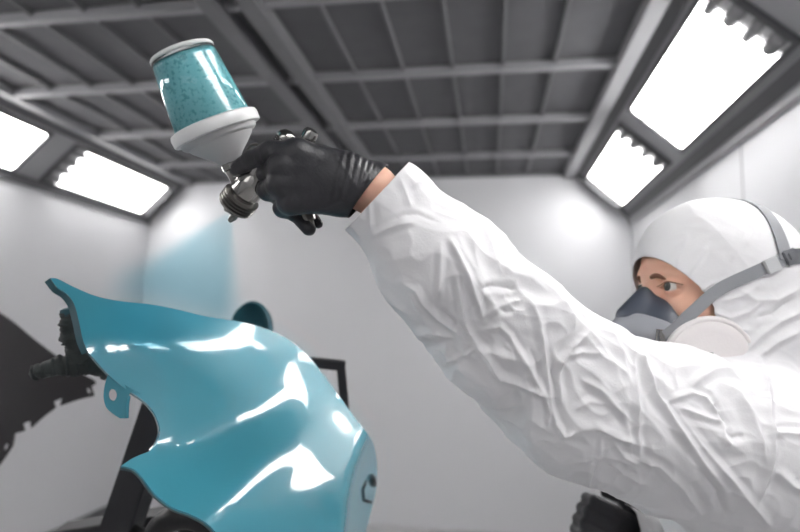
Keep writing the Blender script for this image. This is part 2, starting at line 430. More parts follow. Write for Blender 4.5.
# ------------------------------------------------------------------ spray mist
n0 = gp(1.0); n1 = P(176, 306, .77)
mm = frame_z(n0, n1, CR); ml = (n1-n0).length
bm = bmesh.new(); hw, ht = .44, .16
for zz in (0.004, ml+.01):
    for sx, sy in ((-1, -1), (1, -1), (1, 1), (-1, 1)): bm.verts.new((sx*(zz*hw+.003), sy*(zz*ht+.003), zz))
bm.verts.ensure_lookup_table(); vv = bm.verts
bm.faces.new(vv[0:4][::-1]); bm.faces.new(vv[4:8])
for i in range(4): bm.faces.new((vv[i], vv[(i+1) % 4], vv[4+(i+1) % 4], vv[4+i]))
vm = bpy.data.materials.new('paint_mist'); vm.use_nodes = True; nt = vm.node_tree; nt.nodes.clear()
out = nt.nodes.new('ShaderNodeOutputMaterial'); tc = nt.nodes.new('ShaderNodeTexCoord'); sp = nt.nodes.new('ShaderNodeSeparateXYZ'); nt.links.new(tc.outputs['Object'], sp.inputs[0])
def mth(op, a, b=None, c=None, clamp=False):
    n = nt.nodes.new('ShaderNodeMath'); n.operation = op; n.use_clamp = clamp
    for i, v in enumerate((a, b, c)):
        if v is None: continue
        if isinstance(v, (int, float)): n.inputs[i].default_value = v
        else: nt.links.new(v, n.inputs[i])
    return n.outputs[0]
zc = mth('ADD', sp.outputs[2], .007)
u = mth('DIVIDE', mth('ABSOLUTE', sp.outputs[0]), mth('MULTIPLY', zc, hw)); v = mth('DIVIDE', mth('ABSOLUTE', sp.outputs[1]), mth('MULTIPLY', zc, ht))
fu = mth('MULTIPLY', mth('SUBTRACT', 1, u, clamp=True), 2.4, clamp=True); fv = mth('SUBTRACT', 1, mth('MULTIPLY', v, v), clamp=True)
den = mth('MULTIPLY', mth('MULTIPLY', fu, fv), mth('DIVIDE', .52, mth('ADD', zc, .015)))
ab = nt.nodes.new('ShaderNodeVolumeAbsorption'); ab.inputs[0].default_value = (.30, .80, .93, 1); nt.links.new(mth('MULTIPLY', den, 6.0), ab.inputs[1])
sc_ = nt.nodes.new('ShaderNodeVolumeScatter'); sc_.inputs[0].default_value = (.25, .75, .9, 1); nt.links.new(mth('MULTIPLY', den, 1.2), sc_.inputs[1])
ad = nt.nodes.new('ShaderNodeAddShader'); nt.links.new(ab.outputs[0], ad.inputs[0]); nt.links.new(sc_.outputs[0], ad.inputs[1]); nt.links.new(ad.outputs[0], out.inputs['Volume'])
mist = obj('spray_mist', bm, vm, None, False); mist.matrix_world = mm
tag(mist, 'turquoise spray mist fanning down from the nozzle onto the panel', 'spray mist', kind='stuff')

# ------------------------------------------------------------------ gloved left hand
def hand_sdf():
    e = .0008
    W = P(366, 190, .598); A = P(352, 186, .592)
    hc_ = P(321, 178, .586)
    dirx = (P(285, 172, .578)-P(357, 186, .59)).normalized(); nrm = (CPOS-hc_).normalized(); nrm = (nrm-dirx*nrm.dot(dirx)).normalized(); up = nrm.cross(dirx)
    Mh = np.array([dirx[:], up[:], nrm[:]], dtype=np.float32).T
    kn = [P(297, 153, .574), P(282, 167, .572), P(281, 184, .574), P(291, 202, .581)]
    palm = [P(352, 176, .590), P(350, 184, .590), P(350, 193, .592), P(351, 201, .595)]
    fing = [
        [kn[0], P(270, 152, .580), P(252, 160, .594), P(237, 169, .604)],
        [kn[1], P(267, 172, .598), P(276, 178, .622), P(300, 182, .624)],
        [kn[2], P(268, 190, .600), P(279, 196, .624), P(302, 198, .624)],
        [kn[3], P(283, 208, .603), P(296, 213, .612), P(309, 229, .606)],
    ]
    rad = [(.0118, .0098, .0088, .0074), (.0122, .0102, .009, .0075), (.0118, .0098, .0086, .0072), (.0105, .0088, .0078, .0062)]
    thumb = [P(345, 176, .604), P(322, 158, .618), P(306, 152, .628), P(290, 156, .630)]; tr = (.014, .012, .010, .008)
    r5 = [P(300, 205, .618), P(310, 214, .618), P(318.5, 224, .612)]
    def f(p):
        d = rbox(p, hc_, (.036, .030, .0125), Mh, .0122)
        for i in range(4): d = smin(d, cap(p, kn[i], palm[i], rad[i][0]*1.02, .0125), .010)
        d = smin(d, cap(p, A, P(374, 187, .602), .0245, .0262), .018)
        fd = None
        for i, F in enumerate(fing):
            g = None
            for j in range(3):
                q = cap(p, F[j], F[j+1], rad[i][j], rad[i][j+1]); g = q if g is None else smin(g, q, .004)
            fd = g if fd is None else np.minimum(fd, g)
        g = None
        for j in range(3):
            q = cap(p, thumb[j], thumb[j+1], tr[j], tr[j+1]); g = q if g is None else smin(g, q, .004)
        fd = smin(fd, cap(p, r5[0], r5[1], .0062, .0056), .002); fd = np.minimum(fd, cap(p, r5[1], r5[2], .0052, .0038))
        d = smin(d, np.minimum(fd, g), .007)
        return d
    return f
hf = hand_sdf()
cs = np.array([P(230, 110, .56)[:], P(395, 245, .56)[:], P(230, 110, .66)[:], P(395, 245, .66)[:], P(230, 245, .6)[:], P(395, 110, .6)[:]])
bm = sdf_bm(hf, cs.min(0)-.01, cs.max(0)+.01, .0034, [in_ball(P(310, 175, .58), .085)])
def cut_plane(bm, co, no, keep_ball=None):
    co = Vector(co); no = Vector(no)
    geom = bm.verts[:]+bm.edges[:]+bm.faces[:]
    if keep_ball:
        c, r = keep_ball; fs = [f for f in bm.faces if (f.calc_center_median()-c).length < r]
        es = {e for f in fs for e in f.edges}; vs = {v for f in fs for v in f.verts}; geom = list(vs)+list(es)+fs
    bmesh.ops.bisect_plane(bm, geom=geom, plane_co=co, plane_no=no, dist=1e-6)
    dead = [f for f in bm.faces if (f.calc_center_median()-co).dot(no) > 0 and (keep_ball is None or (f.calc_center_median()-keep_ball[0]).length < keep_ball[1])]
    bmesh.ops.delete(bm, geom=dead, context='FACES')
def vnormals(bm):
    bm.normal_update(); return np.array([v.normal[:] for v in bm.verts])
def traced(co, nor, folds, cx=None):
    """height of hand-modelled folds: each is a polyline on the near side with width (px at its distance) and height (mm)"""
    px, py, d = pix(co)
    view = co-np.array(CPOS); view /= np.linalg.norm(view, axis=1)[:, None]
    front = np.clip(-(nor*view).sum(1)*3, 0, 1)
    out = np.zeros(len(co))
    for pts, wd, hgt in folds:
        best = np.full(len(co), 1e9); tt = np.zeros(len(co)); n = len(pts)-1
        for i in range(n):
            a = np.array(pts[i], float); b = np.array(pts[i+1], float); ab = b-a
            t = np.clip(((px-a[0])*ab[0]+(py-a[1])*ab[1])/(ab@ab), 0, 1)
            q = np.hypot(px-a[0]-t*ab[0], py-a[1]-t*ab[1]); m = q < best; best[m] = q[m]; tt[m] = (i+t[m])/n
        fade = np.clip(np.minimum(tt, 1-tt)*5+.25, 0, 1)
        s = best/wd
        prof = np.exp(-np.abs(s)**1.25*1.1)-.18*np.exp(-((s-2.0)/.9)**2)
        out += hgt*.001*prof*fade*front
    return out
def noise_arr(co, sc, seed, ax=None):
    off = Vector((seed*13.1, seed*7.7, seed*3.3)); q = co if ax is None else co @ ax
    return np.array([noise.noise(Vector(c)*sc+off) for c in q.tolist()])

# glove: wrinkles at the wrist and knuckles, then an open cuff
co = get_co(bm).astype(float); nor = vnormals(bm)
gl_folds = [([(352, 150), (349, 172), (341, 200)], 1.6, 1.3), ([(359, 154), (356, 175), (346, 208)], 1.6, 1.5), ([(366, 158), (360, 182), (350, 206)], 1.5, 1.2), ([(345, 150), (338, 178), (332, 205)], 1.6, .9),
            ([(372, 160), (367, 176), (357, 196)], 1.4, 1.1), ([(338, 146), (352, 160), (366, 176)], 1.5, .8), ([(331, 150), (345, 170), (358, 190)], 1.5, .7), ([(326, 206), (340, 200), (352, 202)], 1.5, .8),
            ([(268, 148), (271, 158)], 1.6, .8), ([(262, 152), (265, 161)], 1.4, .8), ([(256, 154), (258, 163)], 1.4, .7), ([(275, 146), (279, 157)], 1.6, .8)]
disp = traced(co, nor, gl_folds)+.0004*noise_arr(co, 120, 1)
set_co(bm, co+nor*disp[:, None])
CUFF_C, CUFF_N = P(368, 192, .60), (CR*.80-CU*.60).normalized()
cut_plane(bm, CUFF_C, CUFF_N)

# ------------------------------------------------------------------ person
FLOORP = C(.62, 0, .93); FLOORP.z = 0
PER = thing('person', 'person in white hooded coverall and grey half mask and grey mask aiming a spray gun', 'person', FLOORP)
glove = obj('glove', bm, M['glove'], PER)
so = glove.modifiers.new('thick', 'SOLIDIFY'); so.thickness = .0012; so.offset = 1

# joints (camera-side metres: right, up, ahead)
wrist = P(372, 189, .602); elbow = P(522, 346, .665); shL = P(745, 450, .735)
nb = C(.505, -.20, .885); shR = C(.60, -.20, 1.06)
hipc = C(.60, -.2, .93); hipc.z = .95; chest = nb*.62+hipc*.38; waist = nb*.25+hipc*.75
sax = (shL-shR); sax.z = 0; sax.normalize(); fax = Vector((0, 0, 1)).cross(sax) * -1
if fax.dot(CR) > 0: fax = -fax
elR = C(.645, -.47, 1.03); wrR = P(648, 550, .985); hdR = P(600, 524, .965)
TB = np.array([sax[:], fax[:], (0, 0, 1)], dtype=np.float32).T
def rotz_frame(f, l):
    u = Vector((0, 0, 1)); return f, l, u
hF = (CR*-.978-CF*.208); hF.z = 0; hF.normalize(); hU = (Vector((0, 0, 1))+hF*.06).normalized(); hF = (hF-hU*hF.dot(hU)).normalized(); hL = hU.cross(hF)
eyeL = P(673, 287, .80)
HC = eyeL-hF*.076-hL*.031
HM = np.array([hF[:], hL[:], hU[:]], dtype=np.float32).T       # columns: forward, left, up
def hp_(f, l, u): return HC+hF*f+hL*l+hU*u
feet = []
for s in (1, -1):
    hip = hipc+sax*.09*s; knee = hip+fax*.03; knee.z = .5; ank = hip-fax*.01+sax*.03*s; ank.z = .09; feet.append((hip, knee, ank))
EYES = [hp_(.0735, s*.031, 0) for s in (1, -1)]
def head_f(p, off=0.0):
    q = (p-A3(HC)) @ HM
    d = ell(q, (-.012, 0, .030), (.100+off, .077+off, .088+off))
    d = smin(d, ell(q, (.028, 0, -.035), (.063+off, .062+off, .088+off)), .03)
    return d, q
def head_sdf(p):
    d, q = head_f(p)
    d = smin(d, ell(q, (.052, 0, -.098), (.036, .036, .026)), .03)
    for s in (1, -1):
        d = smin(d, cap(q, (.084, s*.010, .017), (.064, s*.048, .020), .011, .010), .012)
        d = smin(d, ell(q, (.056, s*.044, -.034), (.026, .022, .020)), .02)
        d = smax(d, -ell(q, (.098, s*.033, -.001), (.022, .019, .0125)), .014)
        d = smin(d, np.linalg.norm(q-A3((.0735, s*.031, 0)), axis=1)-.0150, .004)
        # almond opening between the lids
        y = (q[:, 1]-s*.031); t = 1-(y/.018)**2
        al = np.maximum(q[:, 2]-.0004-.0068*t, -.0004-.0052*t-q[:, 2])*.8
        al = np.maximum(al, np.where(t > 0, -1, .002)); al = np.maximum(al, .0745-q[:, 0]); al = np.maximum(al, np.abs(y)-.018)
        d = smax(d, -al, .0012)
        d = smin(d, ell(q, (-.005, s*.078, -.008), (.018, .010, .032)), .006)
    d = smin(d, cap(q, (.086, 0, .004), (.110, 0, -.042), .0085, .0135), .014)
    for s in (1, -1): d = smin(d, np.linalg.norm(q-A3((.100, s*.012, -.046)), axis=1)-.009, .008)
    d = smin(d, cap(q, (.094, -.012, -.068), (.094, .012, -.068), .0075, .0075), .008); d = smin(d, cap(q, (.092, -.010, -.079), (.092, .010, -.079), .008, .008), .006)
    return d
def body_f(p):
    d = head_sdf(p)
    d = smin(d, cap(p, hp_(-.02, 0, -.06), nb, .052, .056), .03)
    t = cap(p, chest, chest-Vector((0, 0, .02)), .0, .0)
    t = ell(p, nb*.7+chest*.3-Vector((0, 0, .04)), (.165, .095, .16), TB)
    t = smin(t, ell(p, waist+Vector((0, 0, .05)), (.135, .095, .22), TB), .06); t = smin(t, ell(p, hipc, (.155, .11, .13), TB), .06)
    d = smin(d, t, .05)
    for a, e, wr in ((shL, elbow, wrist), (shR, elR, wrR)):
        d = smin(d, cap(p, a, e, .046, .039), .03); d = smin(d, cap(p, e, wr, .038, .0235), .012)
    d = smin(d, cap(p, wrist, P(318, 180, .590), .0245, .016), .012); d = smin(d, cap(p, wrR, wrR*.3+hdR*.7, .018, .005), .008)
    for hip, knee, ank in feet:
        d = smin(d, cap(p, hip, knee, .078, .052), .04); d = smin(d, cap(p, knee, ank, .052, .036), .02); d = smin(d, cap(p, ank-Vector((0, 0, .03)), ank+fax*.13-Vector((0, 0, .05)), .034, .028), .02)
    return d
blo = np.array([HC.x-.75, .35, -.01]); bhi = np.array([HC.x+.42, 1.45, 1.95])
fc = hp_(.07, .01, 0)
bm = sdf_bm(body_f, blo, bhi, .011, [in_ball(hp_(.06, .0, -.02), .10), in_ball(hp_(.07, .012, 0), .062), in_ball(hp_(.082, .031, 0), .026), in_ball(hp_(.084, .031, 0), .021)])
body = obj('body', bm, M['skin'], PER)
for s, E_ in zip((1, -1), EYES):
    look = (P(262, 250, .66)-E_).normalized(); bm = bmesh.new()
    add_lathe(bm, [(.0134*math.sin(math.pi*i/24)+1e-5, -.0134*math.cos(math.pi*i/24)) for i in range(25)], frame_z(E_, E_+look), 32, False)
    e = obj('eye', bm, M['eye'], PER)
    bm = bmesh.new(); rI = [(.0001, .0139), (.0024, .0139), (.0026, .01385), (.0062, .0126), (.0064, .0118)]
    add_lathe(bm, rI[2:], frame_z(E_, E_+look), 32, False); obj('iris', bm, M['iris'], e)
    bm = bmesh.new(); add_lathe(bm, rI[:3], frame_z(E_, E_+look), 24, False); obj('pupil', bm, M['pupil'], e)
# brows and lashes lie on the skin
bpy.context.view_layer.update()
def bvh_of(o):
    dg = bpy.context.evaluated_depsgraph_get(); ev = o.evaluated_get(dg); me = ev.to_mesh()
    b = BVHTree.FromPolygons([o.matrix_world @ v.co for v in me.vertices], [p.vertices[:] for p in me.polygons]); ev.to_mesh_clear(); return b
bb = bvh_of(body)
for s in (1, -1):
    bm = bmesh.new(); ps = []
    for i in range(13):
        t = i/12; q = hp_(.20, s*(.012+.046*t), .0150+.003*math.sin(math.pi*min(1, t*1.1))-.004*t*t)
        h = bb.ray_cast(q, (-hF-hL*s*.25*t).normalized()); ps.append(h[0]+h[1]*.0003 if h[0] else q-hF*.11)
    add_tube(bm, ps, [.0012+.0022*math.sin(math.pi*(.18+.82*i/12)) for i in range(13)], 8); obj('eyebrow', bm, M['hair'], PER)
    bm = bmesh.new(); ps = []
    for i in range(11):
        y = -.0165+.033*i/10; q = hp_(.2, s*.031+y, .0008+.0068*(1-(y/.018)**2)); h = bb.ray_cast(q, -hF); ps.append(h[0]+hF*.0004 if h[0] is not None and (h[0]-q).length < .14 else q-hF*.116)
    add_tube(bm, ps, [.0004+.0008*math.sin(math.pi*i/10) for i in range(11)], 6); obj('eyelash', bm, M['hair'], PER)

# ---- white coverall with hood
AR = [(P(362, 193, .602), .0395), (P(388, 207, .607), .045), (P(440, 265, .622), .065), (P(505, 330, .647), .078), (P(575, 395, .675), .088), (P(665, 427, .70), .097), (P(742, 452, .735), .106)]
def suit_f(p):
    d = None
    for (a, ra), (b, rb) in zip(AR, AR[1:]):
        q = cap(p, a, b, ra, rb); d = q if d is None else smin(d, q, .018)
    t = ell(p, nb*.72+chest*.28-Vector((0, 0, .03))+fax*.0, (.20, .135, .20), TB)
    t = smin(t, ell(p, waist+Vector((0, 0, .04)), (.175, .135, .27), TB), .06); t = smin(t, ell(p, hipc, (.185, .14, .16), TB), .06)
    t = smin(t, cap(p, nb+Vector((0, 0, .01)), shR, .07, .085), .05); t = smin(t, cap(p, nb-Vector((0, 0, .03)), shL-Vector((0, 0, .01)), .07, .095), .05)
    t = smin(t, cap(p, shR, elR, .085, .066), .04); t = smin(t, cap(p, elR, wrR, .066, .048), .03); t = smin(t, cap(p, wrR, wrR+(hdR-wrR).normalized()*.10, .050, .050), .01)
    for hip, knee, ank in feet:
        t = smin(t, cap(p, hip, knee, .105, .082), .05); t = smin(t, cap(p, knee, ank, .082, .066), .03)
    d = smin(d, t, .045)
    h, q = head_f(p, .011)
    h = smin(h, ell(q, (-.045, 0, .018), (.112, .094, .100)), .03)
    h = smin(h, ell(q, (-.035, 0, -.06), (.095, .093, .11)), .04)
    h = smin(h, cap(q, (-.03, 0, -.08), ((A3(nb)-A3(HC)) @ HM).tolist(), .088, .095), .03)
    return smin(d, h, .022)
SL = P(560, 370, .62)
see1 = in_ball(P(600, 390, .70), .36)
def see(p): 
    x, y, d = pix(p); return (x > 320) & (x < 850) & (y > 150) & (y < 580) & (d < 1.0)
def see_fine(p):
    x, y, d = pix(p); return (x > 325) & (x < 830) & (y > 150) & (y < 560) & (d < .90)
bm = sdf_bm(suit_f, blo-np.array([.05, .1, 0]), bhi+np.array([.1, .1, .05]), .011, [see, see_fine, see_fine])
co = get_co(bm).astype(float); nor = vnormals(bm)
px, py, dd = pix(co)
q = (co-np.array(HC)) @ HM.astype(float)
hood_w = np.clip(1-np.maximum(ell(q.astype(np.float32), (-.03, 0, 0), (.13, .125, .16)), 0)/.02, 0, 1)
# crumple: ridged noise stretched along the sleeve
sd = (P(640, 420, .70)-P(380, 200, .60)).normalized(); sx = (CF-sd*CF.dot(sd)).normalized(); sy = sd.cross(sx)
AXS = np.array([sd[:], sx[:], sy[:]]).T
def ridged(sc, seed, st=(1, 1, 1)):
    n = noise_arr(co*1.0, sc, seed, AXS*np.array(st)); return 1-np.abs(n)*2.2
warp = noise_arr(co, 9, 5)[:, None]*.03
co_w = co+warp
off = Vector((3.1, 1.2, 8.8))
def rid(c, sc, st, seed):
    o2 = Vector((seed*5.3, seed*9.1, seed*2.7)); qq = (c @ AXS)*np.array(st)*sc
    return np.array([abs(noise.noise(Vector(x)+o2)) for x in qq.tolist()])
big = rid(co_w, 9, (.55, 1, 1.25), 1); med = rid(co_w, 19, (.6, 1, 1.2), 2); sml = rid(co_w, 42, (.7, 1, 1), 3)
amp = np.clip(1-hood_w*.75, 0, 1)
legs = np.clip((co[:, 2]-.2)/.2, .4, 1)
crum = .30+.70*np.clip(np.exp(-((px-480)/75)**2-((py-315)/70)**2)+np.exp(-((px-575)/70)**2-((py-395)/60)**2)+.5*np.exp(-((px-700)/90)**2-((py-460)/60)**2), 0, 1)
disp = amp*legs*(-.013*(big-.22)-.012*crum*(med-.22)-.0075*crum*(sml-.22))
FOLDS = [
 # cuff
 ([(367, 198), (369, 218), (371, 237)], 2.6, 2.2), ([(371, 237), (384, 230), (400, 224), (416, 222)], 3.2, 2.4), ([(392, 222), (404, 215), (420, 213), (438, 219)], 2.6, -2.0), ([(399, 176), (408, 192), (413, 206)], 3.5, 1.5), ([(404, 172), (416, 183), (424, 180)], 3, 1.5),
 # forearm
 ([(450, 240), (459, 258), (470, 284), (479, 306), (483, 320)], 3.0, 5.5), ([(441, 246), (440, 272), (439, 300)], 3.0, 3.6), ([(456, 276), (461, 302), (466, 326), (474, 343)], 3.2, 5.0), ([(474, 343), (486, 358), (496, 376), (504, 384)], 3.4, 5.0),
 ([(402, 281), (416, 290), (424, 306), (438, 322), (456, 332), (464, 342)], 3.0, 4.0), ([(410, 292), (416, 306), (425, 318)], 2.4, 2.4), ([(480, 289), (492, 286), (508, 287), (516, 290)], 3.4, -4.5), ([(482, 320), (494, 309), (508, 303), (520, 300)], 3.0, 4.0),
 ([(486, 330), (500, 327), (510, 336), (517, 350), (526, 368)], 3.0, 4.2), ([(436, 312), (446, 318), (455, 326)], 3.4, -3.6), ([(412, 332), (432, 334), (452, 340)], 2.6, 2.4), ([(446, 362), (462, 358), (476, 350)], 2.6, 2.6), ([(424, 348), (440, 350), (456, 362), (470, 384)], 2.8, 2.4),
 ([(496, 306), (505, 312), (514, 312)], 2.4, -2.6), ([(505, 344), (512, 352), (514, 362)], 2.4, 2.4), ([(500, 262), (512, 274), (530, 280), (548, 292)], 4.5, 2.6), ([(470, 236), (488, 252), (502, 264)], 5, 2.0),
 # elbow to upper arm
 ([(516, 346), (528, 366), (538, 384), (546, 396)], 3.2, 4.6), ([(500, 380), (518, 384), (532, 390), (546, 398)], 3.2, 4.5), ([(540, 326), (544, 346), (549, 372), (552, 408)], 3.2, 4.6), ([(546, 398), (550, 414), (548, 424)], 2.6, 4.0), ([(552, 406), (556, 422), (565, 433), (574, 430)], 2.6, 4.2),
 ([(586, 334), (574, 348), (565, 364), (561, 384), (562, 402)], 3.4, 4.4), ([(570, 357), (584, 352), (600, 354)], 3.0, 3.4), ([(560, 300), (570, 312), (574, 330)], 4, 3.0), ([(527, 300), (536, 314), (541, 328)], 3.5, 3.0), ([(556, 372), (557, 390), (556, 408)], 2.4, -3.6), ([(532, 350), (539, 368), (541, 384)], 2.6, -3.0),
 ([(598, 322), (612, 338), (622, 356), (630, 384)], 4.0, 3.6), ([(584, 380), (600, 390), (612, 404), (634, 424)], 3.6, 4.0), ([(575, 410), (590, 402), (606, 404)], 3, 3.0), ([(596, 424), (606, 432), (620, 438), (632, 440)], 3.0, 3.0),
 # underside
 ([(601, 438), (599, 454), (594, 470), (585, 496)], 2.2, 2.4), ([(558, 467), (576, 461), (598, 456)], 2.4, 2.2), ([(610, 462), (624, 476), (646, 486)], 3.0, 3.2), ([(520, 428), (540, 444), (560, 462)], 3.5, 2.0), ([(612, 440), (624, 456), (640, 466)], 3, 2.8), ([(588, 520), (584, 506), (574, 494)], 2.4, 1.5),
 # shoulder
 ([(638, 346), (642, 364), (652, 386), (666, 408), (684, 436), (704, 464), (722, 486)], 4.2, 8.0), ([(634, 352), (635, 380), (636, 404), (638, 436), (641, 458)], 3.2, 4.0), ([(672, 402), (684, 420), (700, 444), (720, 468), (742, 492)], 3.6, 7.0), ([(656, 384), (668, 398), (684, 420), (704, 450)], 4.2, -4.0),
 ([(664, 404), (676, 398), (692, 393), (706, 398), (714, 408), (723, 420)], 3.0, 5.0), ([(676, 406), (692, 412), (708, 418), (724, 422)], 3.0, 4.0), ([(716, 402), (720, 412), (728, 424)], 2.4, -3.6), ([(690, 388), (702, 378), (714, 371), (736, 369), (758, 374)], 4.0, 3.6), ([(720, 380), (738, 392), (750, 412), (758, 436), (764, 462)], 4.5, 4.4),
 ([(762, 362), (767, 386), (769, 420), (770, 452), (766, 478), (758, 500)], 4.0, 6.0), ([(724, 430), (732, 438), (744, 436)], 3.4, -3.0), ([(724, 424), (722, 436), (728, 446)], 3.0, 3.0), ([(770, 433), (786, 433), (812, 436)], 3.2, 4.0), ([(660, 362), (676, 368), (700, 366)], 4, 2.0), ([(740, 492), (756, 508), (770, 524)], 4, 4), ([(640, 462), (660, 468), (684, 490), (700, 512)], 4.0, 4.0), ([(700, 470), (716, 490), (724, 514)], 4, -4.0), ([(774, 470), (790, 484), (812, 496)], 4, 4.0), ([(622, 410), (628, 428), (630, 446)], 3, 2.5),
 # hood
 ([(700, 292), (712, 284), (728, 280)], 2.4, 2.0), ([(704, 298), (716, 296), (728, 290)], 2.0, 1.6), ([(690, 277), (700, 262), (708, 246)], 2.6, 1.4), ([(676, 266), (684, 248), (688, 232)], 3, 1.0), ([(712, 312), (730, 318), (748, 312), (760, 302)], 3.0, 3.0), ([(716, 322), (732, 330), (752, 330)], 3.0, 2.6), ([(748, 350), (760, 336), (778, 322), (800, 312)], 3.6, 4.5), ([(760, 356), (776, 342), (800, 330)], 3.6, 4.5), ([(740, 290), (756, 300), (776, 300), (800, 288)], 4.0, 2.6), ([(722, 302), (742, 296), (764, 282)], 3.0, 2.4), ([(746, 246), (754, 230), (752, 214)], 3.5, 1.4), ([(730, 262), (742, 244), (746, 226)], 4, 1.2), ([(756, 318), (772, 314), (790, 300)], 3, -3),
]

disp += traced(co, nor, FOLDS)
set_co(bm, co+nor*disp[:, None])
# openings: sleeve ends and the face
cuffn = (P(343, 231, .60)-P(402, 168, .60)); cuffn = Vector(cuffn).normalized(); cn = cuffn.cross(CF).normalized()
if cn.dot(CR) > 0: cn = -cn
cut_plane(bm, P(373, 200, .602), (cn-CF*.12).normalized(), (P(350, 190, .60), .11))
cut_plane(bm, wrR+(hdR-wrR).normalized()*.066, (hdR-wrR).normalized(), (wrR+(hdR-wrR).normalized()*.05, .14))
for hip, knee, ank in feet: cut_plane(bm, ank-Vector((0, 0, .015)), Vector((0, 0, -1)), (ank, .14))
bm.verts.index_update()
co = get_co(bm).astype(float); q = (co-np.array(HC)) @ HM.astype(float)
def face_e(q): return np.where(q[:, 0] > .0, np.hypot((q[:, 1]-.0)/.075, (q[:, 2]+.040)/.086), 9)
fe = face_e(q)
dead = [f for f in bm.faces if all(fe[v.index] < 1 for v in f.verts)]
bmesh.ops.delete(bm, geom=dead, context='FACES')
# straighten the rim
rim = [v for v in bm.verts if v.is_boundary and (v.co-hp_(.07, 0, -.04)).length < .14]
for v in rim:
    l = (v.co-HC); f_, l_, u_ = l.dot(hF), l.dot(hL), l.dot(hU); s = math.hypot(l_/.075, (u_+.04)/.086)
    if s > .01: l_ /= s; u_ = (u_+.04)/s-.04; v.co = hp_(f_-.002, l_, u_)
for _ in range(3):
    loc = {v: sum((e.other_vert(v).co for e in v.link_edges if e.is_boundary), Vector())/2 for v in rim if sum(e.is_boundary for e in v.link_edges) == 2}
    for v, c in loc.items(): v.co = v.co*.5+c*.5
suit = obj('coverall', bm, M['suit'], PER)
so = suit.modifiers.new('thick', 'SOLIDIFY'); so.thickness = .0012; so.offset = -1
suit['label'] = 'white hooded coverall'
# right hand in its own glove, low in front of the body
r_dir = (hdR-wrR).normalized(); r_up = Vector((0, 0, 1)); r_up = (r_up-r_dir*r_up.dot(r_dir)).normalized(); r_n = r_up.cross(r_dir)
RM_ = np.array([r_dir[:], r_up[:], r_n[:]], dtype=np.float32).T
def rp(a, b, c): return wrR+r_dir*a+r_up*b+r_n*c
def rglove_f(p):
    d = rbox(p, rp(.052, 0, 0), (.040, .040, .014), RM_, .0135)
    d = smin(d, cap(p, rp(-.045, 0, 0), rp(.02, 0, 0), .030, .028), .02)
    for i, (b, ln) in enumerate(((.030, .92), (.010, 1.0), (-.010, .95), (-.029, .8))):
        k0 = rp(.090, b, 0); k1 = rp(.090+.030*ln, b*1.02, -.018); k2 = rp(.094+.024*ln, b*.95, -.044); k3 = rp(.080+.01*ln, b*.9, -.058)
        g = smin(cap(p, k0, k1, .0115, .0098), cap(p, k1, k2, .0098, .0088), .004); g = smin(g, cap(p, k2, k3, .0088, .0074), .004)
        d = smin(d, g, .006)
    g = smin(cap(p, rp(.030, .034, -.004), rp(.062, .058, -.022), .0145, .0115), cap(p, rp(.062, .058, -.022), rp(.088, .052, -.040), .0115, .0088), .004)
    return smin(d, g, .009)
cc = rp(.04, 0, 0); bm = sdf_bm(rglove_f, np.array(cc)-.15, np.array(cc)+.15, .0045)
cut_plane(bm, rp(-.035, 0, 0), -r_dir)
o = obj('glove', bm, M['glove'], PER); so = o.modifiers.new('thick', 'SOLIDIFY'); so.thickness = .0012
# boots
for hip, knee, ank in feet:
    def boot_f(p):
        d = smin(cap(p, ank+Vector((0, 0, .06)), ank-Vector((0, 0, .035)), .046, .05), cap(p, ank-Vector((0, 0, .04)), ank+fax*.16-Vector((0, 0, .05)), .048, .040), .03)
        return np.maximum(d, .002-p[:, 2])
    bm = sdf_bm(boot_f, np.array(ank)-[.28, .28, .12], np.array(ank)+[.28, .28, .14], .009); obj('boot', bm, M['boot'], PER)

# ------------------------------------------------------------------ half mask respirator (worn, so a part of the person)
bpy.context.view_layer.update()
RES = bpy.data.objects.new('respirator', None); COL.objects.link(RES); RES.parent = PER; RES.matrix_parent_inverse = PER.matrix_world.inverted()
RES.location = hp_(.1, 0, -.05); bpy.context.view_layer.update(); RES['label'] = 'grey half mask respirator with pale filter pads'
# facepiece
def fp_f(p):
    q = (p-A3(HC)) @ HM
    d = ell(q, (.078, 0, -.068), (.056, .053, .058))
    d = smin(d, cap(q, (.100, 0, -.008), (.124, 0, -.040), .0115, .021), .018)
    d = smin(d, ell(q, (.070, 0, -.105), (.046, .046, .030)), .03)
    return smax(d, .055-.30*np.abs(q[:, 1])-q[:, 0], .01)
bm = sdf_bm(fp_f, np.array(HC)-.22, np.array(HC)+.22, .0065, [in_ball(hp_(.1, .02, -.05), .1)])
obj('facepiece', bm, M['rubber'], RES)
def fc_f(p):
    q = (p-A3(HC)) @ HM
    d = ell(q, (.090, 0, -.068), (.052, .054, .056))
    d = smin(d, cap(q, (.126, 0, -.058), (.142, 0, -.064), .027, .022), .016)
    d = smax(d, (q[:, 2]+.036)-.55*(q[:, 0]-.12), .006)     # upper edge slopes down towards the cheeks
    return d
bm = sdf_bm(fc_f, np.array(HC)-.22, np.array(HC)+.22, .0065, [in_ball(hp_(.12, .02, -.07), .1)])
obj('front_cover', bm, M['rubber_l'], RES)
bm = bmesh.new(); q0, q1 = hp_(.138, 0, -.066), hp_(.168, 0, -.078)
pr = [(.020, 0), (.021, .004)]
for i in range(4): pr += [(.021-.0012*i, .006+.005*i), (.0165-.0012*i, .0065+.005*i), (.0165-.0012*i, .0095+.005*i), (.0205-.0012*i, .0100+.005*i)]
add_lathe(bm, pr+[(.012, .0275), (.005, .028)], frame_z(q0, q1), 28); obj('exhale_valve', bm, M['rubber'], RES, 40)
